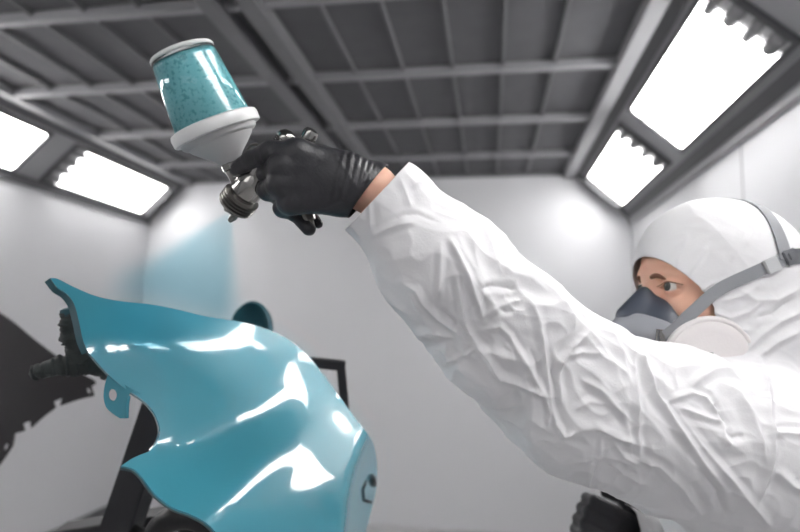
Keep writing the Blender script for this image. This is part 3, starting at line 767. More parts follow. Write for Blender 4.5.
# filter pads on both cheeks
for s in (1, -1):
    c0 = hp_(.057, s*.060, -.098); ax_ = (hL*s*.93+hF*.30-hU*.18).normalized()
    fm = frame_z(c0, c0+ax_, hU)
    bm = bmesh.new()
    add_lathe(bm, [(.030, -.012), (.052, -.006), (.057, 0), (.0585, .004), (.0585, .009), (.0565, .0115), (.0545, .0118), (.052, .0105), (.050, .0128), (.040, .0148), (.018, .0158), (.004, .016)], fm, 56)
    fo = obj('filter_pad', bm, M['filter'], RES, 50)
    bm = bmesh.new()      # embossed mark
    for k in range(3):
        add_box(bm, (-.008+.0055*k, -.006+.024, .0136), (-.0045+.0055*k, .0005+.024, .0152), fm, .0003)
    bm2 = [fm @ Vector((.011*math.cos(t), .0075*math.sin(t)+.0215, .0152)) for t in [2*math.pi*i/28 for i in range(29)]]
    add_tube(bm, bm2, .0005, 6)
    obj('embossed_mark', bm, M['strap'], RES)
    # elbow between the mask and the pad
    bm = bmesh.new(); add_tube(bm, catmull([hp_(.105, s*.030, -.080), hp_(.090, s*.048, -.088), c0], 5), .020, 18); obj('filter_port', bm, M['rubber'], RES)
# straps: over the hood
bpy.context.view_layer.update()
sb = bvh_of(suit)
def on_suit(px, py, lift=.0025, fallback=.78):
    d = (P(px, py, 1)-CPOS).normalized(); h = sb.ray_cast(CPOS, d)
    if h[0] is None: return P(px, py, fallback), -d
    n = h[1] if h[1].dot(d) < 0 else -h[1]
    return h[0]+n*lift, n
def ribbon(pts, wd, th, n_side=None):      # pts: (point, outward normal); a band with thickness
    bm = bmesh.new(); rows = []
    for i, (p, n) in enumerate(pts):
        t = (pts[min(i+1, len(pts)-1)][0]-pts[max(i-1, 0)][0]).normalized(); n = (n-t*n.dot(t)).normalized(); b = t.cross(n)
        w_ = wd[i] if hasattr(wd, '__len__') else wd
        rows.append([bm.verts.new(p+b*sx*w_/2+n*sz*th) for sx, sz in ((-1, 0), (1, 0), (1, 1), (-1, 1))])
    for a, b in zip(rows, rows[1:]):
        for k in range(4): bm.faces.new((a[k], a[(k+1) % 4], b[(k+1) % 4], b[k]))
    bm.faces.new(rows[0][::-1]); bm.faces.new(rows[-1]); return bm
def smooth_pts(pp, it=6):
    pp = [(a.copy(), b.copy()) for a, b in pp]
    for _ in range(it):
        new = [pp[0]]
        for i in range(1, len(pp)-1): new.append(((pp[i-1][0]+pp[i+1][0])*.25+pp[i][0]*.5, (pp[i-1][1]+pp[i+1][1]+pp[i][1]*2).normalized()))
        pp = new+[pp[-1]]
    return pp
def lerp_px(a, b, n): return [(a[0]+(b[0]-a[0])*i/n, a[1]+(b[1]-a[1])*i/n) for i in range(n+1)]
clip = hp_(.112, .049, -.066)
main = [on_suit(x, y) for x, y in lerp_px((712, 291), (784, 259), 10)]
head0 = [(clip.lerp(main[0][0], t)+hL*.010*math.sin(math.pi*t), (hL*.9+hF*.3*(1-t)).normalized()) for t in (0, .2, .4, .6, .8)]
pts = smooth_pts(head0+main, 4)
obj('lower_strap', ribbon(pts, [.012]*2+[.0165]*(len(pts)-2), .0014), M['strap'], RES, 30)
# the cradle goes over the crown from the buckle, and round the back of the head
up_ = smooth_pts([on_suit(x, y, .003) for x, y in [(784, 261), (783, 252), (781, 243), (778, 234), (774, 225), (769, 217), (763, 210)]], 3)
crown = []
for t in (.25, .5, .75, 1.0):
    a = math.pi/2*t; q = hp_(-.055, .06*math.cos(a), 0)+hU*.2
    h = sb.ray_cast(q+hL*.0, -hU); crown.append((h[0]+h[1]*.003, h[1]))
obj('head_cradle', ribbon(smooth_pts(up_+crown, 3), .021, .0014), M['strap'], RES, 30)
bk = []
for t in np.linspace(0, 1, 9):
    a = math.radians(75+105*t); dirv = hL*math.sin(a)+hF*math.cos(a); o0 = HC-hF*.03+hU*(.032+.004*t)
    h = sb.ray_cast(o0+dirv*.35, -dirv)
    if h[0]: bk.append((h[0]+dirv*.003, dirv))
bk = [b for b in bk if pix(b[0])[0] > 786] or bk
obj('rear_strap', ribbon(smooth_pts([main[-1]]+bk, 2), .021, .0014), M['strap_d'], RES, 30)
# buckles
def plate(name, px, py, du, w_, h_, th, m, ang):
    p, n = on_suit(px, py, .003); t = (CR*math.cos(ang)+CU*math.sin(ang)); t = (t-n*t.dot(n)).normalized(); b = n.cross(t)
    Mx = Matrix(((t.x, b.x, n.x, p.x), (t.y, b.y, n.y, p.y), (t.z, b.z, n.z, p.z), (0, 0, 0, 1)))
    bm = bmesh.new(); add_box(bm, (-w_/2, -h_/2, 0), (w_/2, h_/2, th), Mx, .0012); return bm, Mx
bm, Mx = plate('b', 769, 266, 0, .022, .019, .005, None, math.radians(22)); obj('buckle', bm, mat('pale_buckle', srgb(196, 197, 199), .4), RES, 30)
bm, Mx = plate('b', 787, 257, 0, .024, .017, .004, None, math.radians(22)); add_box(bm, (-.006, -.005, .004), (.006, .005, .006), Mx, .0006); obj('buckle', bm, M['strap_d'], RES, 30)
# metal snap where the strap meets the mask
bm = bmesh.new(); sm = frame_z(clip-hL*.004, clip+hL*.02+hF*.006, hU)
add_box(bm, (-.008, -.004, 0), (.008, .004, .006), sm, .001); add_tube(bm, [sm @ Vector((-.007, -.007, .004)), sm @ Vector((.007, -.007, .004)), sm @ Vector((.009, .006, .004)), sm @ Vector((-.006, .008, .004))], .0012, 8)
obj('strap_clip', bm, M['chrome'], RES, 30)

# ------------------------------------------------------------------ painted body panel
# panel depth map, 8-unit grid, ahead of the viewpoint (metres)
FD = np.array("75925 75288 74654 74024 73397 72773 72151 71530 70911 70298 69698 69117 68563 68041 67552 67094 66661 66247 65844 65446 65045 64637 64216 63780 63325 62851 62355 61837 61297 60736 60155 59555 58937 58304 57658 56999 56330 55652 54968 54279 53588 76307 75668 75032 74399 73770 73145 72522 71899 71277 70660 70055 69473 68922 68408 67932 67491 67076 66679 66292 65908 65518 65119 64705 64273 63820 63345 62847 62326 61782 61216 60629 60022 59398 58758 58105 57440 56765 56083 55394 54702 54008 76692 76049 75409 74773 74143 73516 72893 72268 71642 71019 70408 69823 69274 68770 68309 67886 67491 67114 66744 66374 65996 65605 65197 64769 64317 63842 63343 62818 62269 61697 61103 60490 59858 59211 58551 57880 57199 56512 55819 55123 54425 77081 76433 75788 75148 74514 73886 73262 72636 72004 71372 70752 70161 69614 69122 68681 68282 67911 67555 67203 66847 66481 66098 65696 65270 64820 64344 63842 63313 62759 62180 61579 60958 60318 59664 58996 58317 57631 56938 56240 55540 54838 77478 76823 76171 75524 74884 74251 73625 72998 72359 71715 71082 70484 69939 69463 69050 68680 68337 68005 67673 67332 66976 66601 66203 65780 65330 64853 64346 63812 63251 62665 62056 61426 60777 60114 59438 58752 58059 57359 56657 55952 55245 77887 77223 76561 75904 75253 74610 73976 73344 72697 72040 71392 70785 70247 69798 69422 69090 68778 68470 68156 67829 67483 67114 66720 66299 65848 65368 64857 64317 63748 63153 62534 61894 61235 60562 59877 59183 58482 57776 57067 56357 55646 78311 77637 76965 76295 75628 74968 74315 73669 73012 72341 71677 71064 70547 70141 69812 69520 69239 68954 68656 68340 68002 67638 67247 66826 66374 65890 65374 64826 64249 63643 63013 62361 61691 61007 60311 59608 58898 58186 57471 56755 56040 78758 78073 77388 76705 76024 75346 74676 74015 73346 72658 71972 71355 70880 70529 70243 69984 69726 69457 69172 68865 68532 68172 67783 67362 66908 66420 65898 65341 64753 64135 63492 62826 62143 61447 60740 60026 59308 58588 57867 57146 56425 79231 78535 77839 77144 76449 75758 75074 74396 73712 73018 72333 71757 71365 71029 70729 70476 70232 69975 69699 69399 69071 68714 68326 67905 67449 66957 66427 65861 65260 64629 63970 63290 62592 61881 61162 60437 59710 58982 58255 57528 56803 79736 79029 78323 77617 76911 76208 75510 74819 74124 73433 72768 72217 71828 71480 71191 70961 70738 70497 70231 69938 69615 69261 68874 68454 67996 67500 66962 66385 65770 65122 64447 63749 63034 62308 61575 60839 60102 59367 58634 57903 57173 80276 79560 78843 78128 77415 76704 76000 75302 74604 73906 73225 72627 72193 71887 71638 71430 71232 71011 70760 70475 70158 69808 69424 69006 68548 68048 67502 66912 66282 65615 64920 64202 63469 62726 61979 61230 60484 59742 59003 58269 57536 80854 80128 79403 78679 77959 77243 76534 75830 75126 74421 73733 73149 72733 72397 72124 71910 71718 71516 71281 71007 70696 70351 69973 69559 69104 68601 68047 67443 66794 66106 65388 64649 63895 63134 62371 61611 60856 60107 59364 58627 57893 81473 80737 80002 79270 78541 77817 77097 76378 75657 74936 74242 73622 73156 72840 72599 72397 72207 72010 71793 71531 71227 70888 70517 70112 69663 69159 68596 67975 67304 66592 65849 65085 64309 63529 62751 61979 61216 60462 59718 58980 58246 82135 81388 80643 79901 79163 78431 77703 76976 76245 75514 74804 74163 73691 73367 73116 72908 72714 72511 72294 72043 71748 71417 71055 70662 70225 69722 69148 68507 67811 67071 66299 65509 64709 63910 63117 62334 61565 60809 60064 59328 58597 82841 82083 81326 80572 79823 79081 78347 77615 76884 76153 75427 74764 74265 73916 73655 73442 73242 73029 72801 72552 72262 71937 71586 71210 70792 70291 69701 69035 68309 67538 66736 65917 65093 64275 63468 62677 61904 61148 60407 59676 58950 83594 82824 82055 81287 80523 79764 79012 78271 77541 76810 76067 75365 74829 74482 74221 74002 73793 73569 73328 73066 72776 72457 72114 71755 71367 70861 70248 69553 68794 67989 67154 66307 65459 64622 63803 63007 62235 61483 60749 60026 59310 84396 83614 82832 82051 81270 80493 79723 78973 78237 77489 76737 76031 75484 75111 74825 74591 74371 74136 73882 73607 73310 72991 72653 72310 71942 71417 70774 70049 69258 68418 67552 66675 65805 64952 64125 63327 62559 61817 61094 60385 59682 85250 84456 83663 82869 82075 81283 80497 79742 79002 78244 77474 76736 76171 75773 75461 75210 74978 74731 74466 74181 73876 73552 73213 72864 72473 71924 71261 70514 69694 68822 67925 67022 66131 65265 64433 63640 62883 62156 61451 60759 60072 86156 85352 84547 83744 82943 82146 81359 80591 79823 79046 78250 77470 76857 76436 76118 75857 75613 75356 75080 74786 74472 74139 73786 73402 72956 72384 71712 70944 70097 69198 68274 67349 66440 65565 64733 63950 63213 62509 61826 61155 60489 87114 86299 85486 84674 83865 83064 82272 81490 80698 79893 79052 78241 77621 77163 76816 76537 76279 76011 75724 75421 75099 74757 74383 73954 73453 72857 72172 71374 70489 69559 68607 67659 66737 65857 65031 64266 63558 62885 62231 61584 60940 88124 87299 86474 85652 84834 84021 83216 82414 81595 80758 79890 79073 78411 77902 77541 77247 76975 76694 76399 76087 75759 75407 75013 74575 74076 73446 72695 71828 70884 69910 68927 67959 67028 66150 65335 64600 63932 63298 62676 62055 61431 89184 88348 87512 86678 85845 85014 84186 83355 82507 81651 80765 79934 79258 78720 78319 77993 77701 77407 77102 76785 76451 76085 75656 75158 74592 73951 73164 72239 71246 70239 69233 68253 67323 66460 65665 64970 64357 63766 63173 62573 61968 90294 89447 88599 87751 86901 86051 85198 84340 83481 82635 81757 80893 80157 79569 79130 78768 78452 78144 77832 77511 77172 76786 76332 75822 75185 74425 73557 72587 71561 70534 69522 68548 67634 66805 66061 65418 64860 64302 63729 63142 62548 91454 90595 89735 88874 88009 87140 86264 85382 84508 83648 82734 81840 81097 80495 80000 79587 79236 78909 78588 78265 77920 77520 77040 76441 75733 74899 73942 72917 71864 70823 69815 68863 67982 67210 66557 65981 65458 64908 64338 63755 63167 92662 91793 90922 90049 89171 88289 87402 86513 85627 84732 83812 82923 82138 81492 80946 80477 80079 79719 79379 79046 78681 78239 77707 77075 76277 75331 74302 73236 72166 71125 70134 69222 68416 67709 67126 66602 66094 65549 64979 64397 63811 93917 93039 92159 91276 90388 89496 88600 87703 86804 85882 84931 83997 83197 82556 81971 81447 80998 80596 80222 79863 79472 79017 78429 77652 76743 75722 74641 73548 72475 71453 70497 69638 68930 68321 67780 67268 66752 66205 65636 65055 64470 95219 94332 93444 92552 91656 90755 89848 88939 88025 87097 86167 85270 84441 83726 83090 82509 81993 81537 81115 80706 80241 79675 79021 78208 77200 76095 74969 73862 72804 71821 70946 70157 69508 68958 68440 67940 67423 66870 66299 65718 65133 96563 95671 94776 93877 92973 92063 91145 90217 89277 88325 87382 86459 85620 84921 84286 83652 83069 82539 82058 81597 81106 80473 79636 78672 77598 76454 75306 74209 73183 72243 71469 70802 70200 69648 69111 68599 68083 67530 66959 66378 65794 97949 97051 96151 95247 94338 93422 92497 91562 90613 89655 88697 87780 86979 86232 85497 84840 84217 83606 83033 82500 81902 81160 80257 79182 78020 76836 75677 74607 73657 72791 72074 71480 70911 70358 69809 69274 68740 68184 67613 67032 66448 99371 98469 97565 96659 95747 94830 93905 92972 92031 91087 90150 89238 88367 87508 86793 86125 85408 84747 84086 83466 82806 81918 80853 79689 78477 77270 76122 75088 74222 73481 72821 72225 71636 71069 70514 69959 69403 68838 68262 67680 67094 100825 99921 99015 98107 97195 96280 95359 94435 93508 92583 91663 90735 89773 88905 88170 87376 86639 85943 85247 84498 83639 82632 81477 80241 78990 77780 76682 75720 74891 74197 73575 72969 72350 71767 71207 70636 70063 69488 68906 68320 67732 102308 101402 100495 99586 98676 97763 96847 95931 95014 94098 93181 92245 91246 90336 89483 88638 87893 87100 86341 85497 84524 83375 82137 80865 79589 78373 77312 76433 75672 74972 74315 73676 73036 72435 71866 71289 70711 70129 69543 68953 68361 103814 102906 101998 101089 100180 99269 98357 97445 96531 95615 94690 93739 92740 91781 90864 89982 89088 88203 87405 86428 85344 84143 82865 81579 80306 79103 78063 77199 76456 75740 75033 74353 73702 73086 72501 71923 71347 70763 70174 69580 68984 105338 104428 103519 102610 101701 100791 99880 98968 98054 97133 96199 95243 94261 93288 92323 91300 90294 89339 88419 87321 86161 84940 83655 82373 81109 79918 78888 78022 77246 76469 75710 75002 74348 73723 73124 72548 71977 71393 70799 70200 69600 106875 105964 105053 104143 103232 102322 101410 100496 99578 98651 97712 96754 95777 94789 93760 92640 91596 90539 89474 88306 87085 85836 84539 83244 81985 80812 79772 78847 77997 77156 76357 75635 74988 74353 73744 73172 72607 72020 71422 70818 70212 108421 107507 106595 105682 104770 103858 102943 102025 101102 100169 99222 98257 97271 96259 95199 94083 92985 91830 90633 89387 88123 86850 85534 84253 83026 81827 80712 79693 78730 77829 77007 76279 75626 74988 74377 73802 73235 72646 72045 71436 70824 109972 109056 108140 107225 106310 105394 104475 103552 102622 101682 100727 99753 98755 97727 96658 95548 94413 93206 91906 90611 89287 87954 86618 85324 84065 82828 81666 80542 79486 78530 77679 76941 76281 75645 75032 74450 73876 73282 72674 72059 71440 111524 110605 109687 108768 107849 106928 106005 105075 104138 103189 102225 101241 100232 99193 98119 97006 95853 94622 93272 91943 90561 89156 87800 86484 85205 83957 82705 81483 80326 79291 78410 77657 76992 76348 75725 75131 74542 73934 73316 72693 72066 113076 112154 111231 110308 109385 108459 107529 106592 105647 104689 103715 102720 101701 100651 99567 98443 97269 96023 94690 93335 91924 90469 89069 87714 86386 85078 83773 82493 81280 80181 79249 78468 77773 77104 76461 75842 75228 74606 73977 73342 72705 114625 113698 112772 111844 110916 109984 109047 108103 107148 106181 105196 104190 103159 102097 101000 99862 98674 97423 96109 94754 93338 91835 90390 88980 87577 86229 84898 83575 82300 81162 80202 79369 78618 77911 77237 76586 75945 75304 74661 74014 73365 116169 115238 114307 113375 112440 111502 110558 109606 108642 107664 106668 105650 104605 103530 102419 101267 100067 98813 97506 96151 94737 93236 91748 90263 88784 87393 86044 84681 83395 82257 81243 80340 79524 78767 78053 77367 76697 76034 75372 74711 74048 117707 116772 115836 114899 113958 113014 112062 111101 110127 109139 108131 107100 106041 104952 103826 102659 101446 100183 98871 97508 96088 94607 93091 91520 90001 88555 87146 85769 84494 83340 82290 81337 80468 79663 78906 78183 77482 76795 76114 75436 74758 119239 118299 117359 116416 115470 114518 113559 112589 111605 110605 109585 108541 107468 106363 105221 104039 102811 101534 100208 98831 97400 95915 94382 92790 91237 89743 88298 86913 85623 84438 83351 82354 81437 80587 79789 79030 78299 77586 76885 76189 75495 120765 119821 118876 117928 116976 116017 115050 114070 113077 112065 111032 109974 108887 107766 106608 105408 104163 102869 101526 100130 98680 97178 95629 94041 92472 90948 89479 88077 86764 85546 84421 83384 82424 81532 80696 79902 79142 78404 77682 76969 76259 122285 121337 120387 119435 118476 117511 116535 115547 114542 113519 112473 111401 110299 109162 107987 106770 105506 104194 102830 101414 99945 98426 96864 95277 93699 92156 90667 89246 87907 86657 85497 84421 83423 82492 81620 80794 80005 79243 78501 77770 77046 123800 122849 121895 120937 119973 119001 118017 117019 116004 114969 113911 112825 111707 110554 109362 108126 106844 105513 104129 102693 101205 99670 98098 96505 94918 93361 91854 90412 89048 87768 86574 85462 84428 83461 82555 81698 80881 80097 79335 78589 77851 125313 124358 123401 122438 121468 120489 119496 118489 117464 116417 115346 114246 113113 111944 110735 109481 108180 106829 105426 103971 102466 100915 99331 97730 96133 94562 93038 91575 90186 88877 87650 86504 85435 84434 83495 82608 81765 80958 80178 79417 78667".split(), float).reshape(47, 41)*1e-5
def fd(px, py):
    u = min(max((px-26)/8, 1.0), 44.99); v = min(max((py-250)/8, 1.0), 38.99); i, j = int(u), int(v); u -= i; v -= j
    def wts(t): return np.array([(1-t)**3, 3*t**3-6*t*t+4, -3*t**3+3*t*t+3*t+1, t**3])/6
    d = float(wts(u) @ FD[i-1:i+3, j-1:j+3] @ wts(v))
    # the end of the panel folds away from the viewer
    cxl = float(np.interp(py, [425, 440, 470, 500, 532, 560], [372, 364, 353, 347, 344, 342]))
    s = (px-cxl)/10
    if s > -.6: d += .030*((s+.6)**2 if s < .4 else 1+2*(s-.4))
    return d
def inside(p, poly):
    c = False; n = len(poly)
    for i in range(n):
        a, b = poly[i], poly[(i+1) % n]
        if (a[1] > p[1]) != (b[1] > p[1]) and p[0] < (b[0]-a[0])*(p[1]-a[1])/(b[1]-a[1])+a[0]: c = not c
    return c
def smooth_outline(seg, m=6):
    """seg: list of open runs; each run is a smooth curve, runs meet at corners"""
    out = []
    for run in seg:
        c = catmull([(x, y, 0) for x, y in run], m) if len(run) > 2 else [Vector((x, y, 0)) for x, y in run]
        out += [(v.x, v.y) for v in c[:-1]]
    return out
def sheet(poly, holes, depth, step, thick):
    pts = [Vector(p) for p in poly]; es = [(i, (i+1) % len(poly)) for i in range(len(poly))]
    for h in holes:
        k = len(pts); pts += [Vector(p) for p in h]; es += [(k+i, k+(i+1) % len(h)) for i in range(len(h))]
    xs = [p[0] for p in poly]; ys = [p[1] for p in poly]; allp = np.array([p[:] for p in pts])
    y = min(ys)+step*.5; r = 0
    while y < max(ys):
        x = min(xs)+step*(.25 if r % 2 else .75)
        while x < max(xs):
            if inside((x, y), poly) and not any(inside((x, y), h) for h in holes) and np.hypot(allp[:, 0]-x, allp[:, 1]-y).min() > step*.55: pts.append(Vector((x, y)))
            x += step
        y += step*.87; r += 1
    v, e, f, *_ = delaunay_2d_cdt(pts, es, [], 0, 1e-4)
    bm = bmesh.new(); vs = [bm.verts.new(P(p.x, p.y, depth(p.x, p.y))) for p in v]
    for t in f:
        c = sum((v[i] for i in t), Vector((0, 0)))/3
        if inside(c, poly) and not any(inside(c, h) for h in holes): bm.faces.new([vs[i] for i in t])
    for a in [a for a in bm.verts if not a.link_faces]: bm.verts.remove(a)
    bm.normal_update()
    for fc_ in bm.faces:
        if fc_.normal.dot(fc_.calc_center_median()-CPOS) > 0: fc_.normal_flip()
    bm.normal_update()
    if thick:
        n = {a: (a.co-a.normal*thick) for a in bm.verts}; fs = list(bm.faces); bnd = [e for e in bm.edges if e.is_boundary]
        bk = {a: bm.verts.new(c) for a, c in n.items()}
        for fc_ in fs: bm.faces.new([bk[a] for a in fc_.verts][::-1])
        for e in bnd: bm.faces.new((e.verts[0], e.verts[1], bk[e.verts[1]], bk[e.verts[0]]))
    return bm
out = smooth_outline([
    [(50, 278), (58, 279), (75, 287.5), (96, 296), (120, 301), (152, 304.5), (180, 310), (205, 316), (240, 322), (272, 331), (298, 346), (320, 370), (345, 404), (368, 434)],
    [(368, 434), (374, 446), (377, 464), (376, 490), (370, 515), (364, 540), (360, 556)],
    [(360, 556), (230, 556)],
    [(230, 556), (217, 534), (205, 522), (190, 514), (172, 507), (155, 494), (142, 477), (133, 469), (121, 466)],
    [(121, 466), (133, 458), (150, 451)],
    [(150, 451), (156, 444), (160, 432), (157, 418), (149, 406), (138, 397), (124, 388), (108, 374), (88, 352)],
    [(88, 352), (83, 340), (79, 322), (74, 304), (66, 293), (57, 287), (50, 278)]])
FEN = thing('body_panel', 'glossy turquoise car body panel with creased side and lamp reflections, held on dark stand', 'car body panel', P(200, 420, fd(200, 420)))
obj('panel_skin', sheet(out, [], fd, 3.6, .0035), M['teal'], FEN, 50)
# returned flange behind the left edge; where dark turquoise, its shade is painted in
def flange(run, back, inset, name, m):
    bm = bmesh.new(); c = catmull([(x, y, 0) for x, y in run], 5); rows = []
    for i, v in enumerate(c):
        t = (c[min(i+1, len(c)-1)]-c[max(i-1, 0)]).normalized(); nx_, ny_ = -t.y*inset, t.x*inset
        d = fd(v.x, v.y)
        p0 = P(v.x, v.y, d+.0034); p1 = P(v.x+nx_, v.y+ny_, d+back); p2 = P(v.x+nx_*1.5, v.y+ny_*1.5, d+back); p3 = P(v.x+nx_*.5, v.y+ny_*.5, d+.0045)
        rows.append([bm.verts.new(p) for p in (p0, p1, p2, p3)])
    for a, b in zip(rows, rows[1:]):
        for k in range(4): bm.faces.new((a[k], a[(k+1) % 4], b[(k+1) % 4], b[k]))
    bm.faces.new(rows[0]); bm.faces.new(rows[-1][::-1])
    return obj(name, bm, m, FEN, 40)
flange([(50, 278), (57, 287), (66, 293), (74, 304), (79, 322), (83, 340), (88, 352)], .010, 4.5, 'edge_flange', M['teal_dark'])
flange([(88, 352), (108, 374), (124, 388), (138, 397), (149, 406), (157, 418), (160, 432), (156, 444), (150, 451)], .014, 1.5, 'edge_flange', M['teal'])
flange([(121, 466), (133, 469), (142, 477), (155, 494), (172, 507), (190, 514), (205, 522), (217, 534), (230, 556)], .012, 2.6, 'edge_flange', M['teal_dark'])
hole = [(112.5+4.2*math.cos(t), 395+6*math.sin(t)) for t in [2*math.pi*i/18 for i in range(18)]]
tabp = smooth_outline([[(108, 374), (105, 384), (103.5, 396), (106, 407), (113, 414), (120, 418.5)], [(120, 418.5), (126, 418.5)], [(126, 418.5), (127.5, 408), (128.5, 396), (133, 391), (140, 394)], [(140, 394), (108, 374)]])
tab = obj('mounting_tab', sheet(tabp, [hole], lambda x, y: fd(118, 384)+.004, 3, .002), M['teal'], FEN, 40)
bm = bmesh.new(); td = fd(118, 384)+.002
add_tube(bm, catmull([P(127, 418, td), P(127.5, 405, td), P(129, 396, td)], 5), .0022, 8); obj('tab_rib', bm, M['teal'], FEN)
# small clip bracket in the folded end
bm = bmesh.new(); ed = lambda x, y: fd(x, y)-.003
for a, b, r in (((371, 477), (374, 484), .006), ((367, 480), (363, 490), .0022), ((363, 490), (364, 500), .0022), ((364, 500), (371, 502), .0025)):
    add_tube(bm, [P(*a, ed(*a)), P(*b, ed(*b))], r, 10)
obj('end_clip', bm, M['steel'], FEN)

# ------------------------------------------------------------------ stand that carries the panel
_t = P(168, 392, .99); _d = P(116, 545, .99)-_t; SX = _t+_d*(_t.z/-_d.z); SX.z = 0
STD = thing('paint_stand', 'dark paint stand behind the turquoise panel, its arm wrapped in crusty tape', 'stand', SX)
def w_at(px, py, d): return P(px, py, d)
def barrect(bm, a, b, w_, h_): 
    a = Vector(a); b = Vector(b); add_box(bm, (-w_/2, -h_/2, 0), (w_/2, h_/2, (b-a).length), frame_z(a, b, CF), .002)
top = P(168, 392, .99); pdir = (P(116, 545, .99)-top); foot_p = top+pdir*((top.z-.05)/-pdir.z)
bm = bmesh.new(); barrect(bm, foot_p, top, .07, .05); obj('post', bm, M['steel'], STD, 30)
for a in (25, 145, 265):
    e_ = Vector((SX.x+.33*math.cos(math.radians(a)), SX.y+.33*math.sin(math.radians(a)), .02))
    bm = bmesh.new(); barrect(bm, (SX.x, SX.y, .06), e_, .04, .03); obj('foot', bm, M['steel'], STD, 30)
bm = bmesh.new(); barrect(bm, top, P(302, 366, 1.06), .028, .028); obj('cross_arm', bm, M['steel'], STD, 30)
# angled frame end that shows past the panel's right shoulder
fa, fb, fcx = P(300, 361, 1.06), P(341, 365.5, 1.06), P(346, 420, 1.06)
bm = bmesh.new(); barrect(bm, fa, fb+(fb-fa).normalized()*.008, .018, .018); barrect(bm, fb, fcx, .018, .015); obj('frame_arm', bm, M['steel'], STD, 30)
# wrapped arm and upright peg on the left
random.seed(9)
def crust(pts, rad, seed):
    bm = bmesh.new(); c = catmull(pts, 14); n = len(c)
    rr = [rad[0]+(rad[1]-rad[0])*i/(n-1)+.0035*noise.noise(Vector((i*.41, seed, 0)))+.0025*noise.noise(Vector((i*1.1, seed, 3))) for i in range(n)]
    rr[0] *= .7; rr[-1] *= .8
    add_tube(bm, c, rr, 16)
    for v in bm.verts: v.co += Vector([.0035*noise.noise(v.co*140+Vector((k*9, 0, 0)))for k in range(3)])
    return bm
ad = .775
obj('wrapped_arm', crust([P(33, 374, ad), P(52, 368, ad+.002), P(72, 364, ad+.01), P(100, 362, ad+.03), P(130, 366, ad+.07)], (.0085, .024), 1), M['grime'], STD)
obj('wrapped_peg', crust([P(70, 313, ad+.0), P(71, 326, ad), P(75, 342, ad+.006), P(84, 360, ad+.015)], (.0115, .017), 5), M['grime'], STD)
bm = bmesh.new(); add_lathe(bm, [(.006, -.002), (.0105, 0), (.0115, .004), (.0115, .010), (.009, .013)], frame_z(P(69, 309, ad), P(71, 326, ad), CF), 18)
obj('peg_cap', bm, M['teal_dark'], STD, 40)
bm = bmesh.new(); add_tube(bm, catmull([P(120, 366, ad+.06), P(150, 376, .9), P(172, 390, .985)], 6), .018, 12); obj('arm_bracket', bm, M['steel'], STD)
# hooked lower support under the wheel arch
bm = bmesh.new(); add_tube(bm, catmull([P(150, 560, .80), P(160, 528, .79), P(180, 517, .785), P(203, 521, .79), P(222, 545, .80), P(230, 570, .82)], 8), .017, 14)
add_tube(bm, [P(190, 522, .79), P(185, 560, .9), P(128, 530, .98)], .014, 10)
obj('support_hook', bm, M['black'], STD)

# ------------------------------------------------------------------ other parts waiting for paint
# rounded piece peeking over the panel
hbm = bmesh.new(); c0 = P(255, 335, 1.12); add_lathe(hbm, [(.004, 0), (.020, .002), (.036, .010), (.043, .022), (.045, .036), (.041, .040), (.036, .028), (.02, .016), (.004, .012)], frame_z(c0+CF*.03, c0-CF*.08+CU*.03-CR*.03, CU), 40)
for v in hbm.verts:
    v.co += (v.co-c0).dot(CU)*CU*.25
RP = obj('mirror_cap', hbm, M['teal_dark'], None, 40); tag(RP, 'rounded dark turquoise cap peeking over the top edge of the turquoise panel', 'car part')
hbm = bmesh.new()
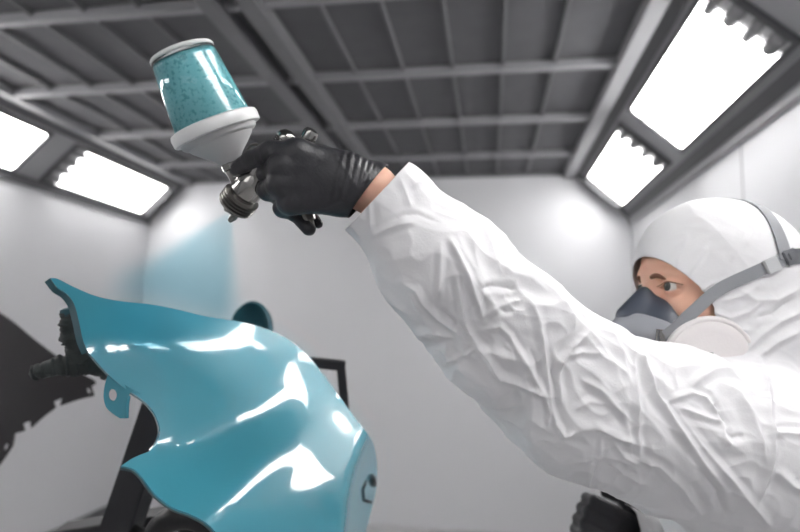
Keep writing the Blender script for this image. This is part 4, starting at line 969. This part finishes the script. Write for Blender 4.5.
# black liner panel at the left
def pd(x, y): return 1.36-.0012*(x-40)+.00001*(x-20)**2
lin = smooth_outline([[(-70, 286), (-40, 291), (5, 317), (30, 337), (52, 354), (74, 370), (93, 380)], [(93, 380), (96, 383)], [(96, 383), (91, 387)], [(91, 387), (94, 396)], [(94, 396), (78, 400), (60, 406)], [(60, 406), (62, 398)], [(62, 398), (53, 402)], [(53, 402), (55, 408)], [(55, 408), (43, 417), (31, 428)], [(31, 428), (30, 421)], [(30, 421), (22, 424)], [(22, 424), (24, 431)], [(24, 431), (14, 434)], [(14, 434), (12, 446)], [(12, 446), (4, 458), (-8, 474), (-30, 500)], [(-30, 500), (-70, 540)], [(-70, 540), (-70, 286)]])
def slot(x, y, a, b, r): 
    c, s = math.cos(r), math.sin(r); return [(x+a*math.cos(t)*c-b*math.sin(t)*s, y+a*math.cos(t)*s+b*math.sin(t)*c) for t in [2*math.pi*i/10 for i in range(10)]]
LN = obj('wheel_arch_liner', sheet(lin, [slot(88.5, 391, 1.8, 3, -.4), slot(5.5, 447, 2, 4, .5)], pd, 9, .004), mat('liner_plastic', srgb(48, 46, 48), .55, vary=.05), None, 40)
tag(LN, 'black plastic arch liner with notched lower edge hanging at the left wall', 'car part')
# rack for it, mostly out of view
rx = P(-45, 430, 1.64); rx.z = 0
RK = thing('drying_rack', 'dark drying rack behind the black arch liner', 'stand', rx)
bm = bmesh.new(); tp = P(-45, 338, 1.64); barrect(bm, (rx.x, rx.y, .04), (rx.x, rx.y, tp.z), .035, .035); obj('post', bm, M['steel'], RK, 30)
bm = bmesh.new(); barrect(bm, (rx.x, rx.y, tp.z-.03), P(-45, 360, pd(-45, 360)+.030), .02, .02); barrect(bm, (rx.x, rx.y, tp.z-.03), P(10, 366, pd(10, 366)+.032), .016, .016); obj('hanger_arm', bm, M['steel'], RK, 30)
for a in (20, 140, 260):
    bm = bmesh.new(); barrect(bm, (rx.x, rx.y, .05), (rx.x+.3*math.cos(math.radians(a)), rx.y+.3*math.sin(math.radians(a)), .018), .035, .03); obj('foot', bm, M['steel'], RK, 30)
# peg that carries the rounded cap
bm = bmesh.new(); barrect(bm, P(302, 364, 1.065), c0+CF*.075, .012, .012); barrect(bm, c0+CF*.078, c0+CF*.0325, .006, .006); obj('cap_peg', bm, M['steel'], STD, 30)
# low cross member of the stand, seen under the panel
bm = bmesh.new(); barrect(bm, P(60, 536, 1.12), P(250, 506, 1.06), .05, .035); obj('lower_bar', bm, M['steel'], STD, 30)
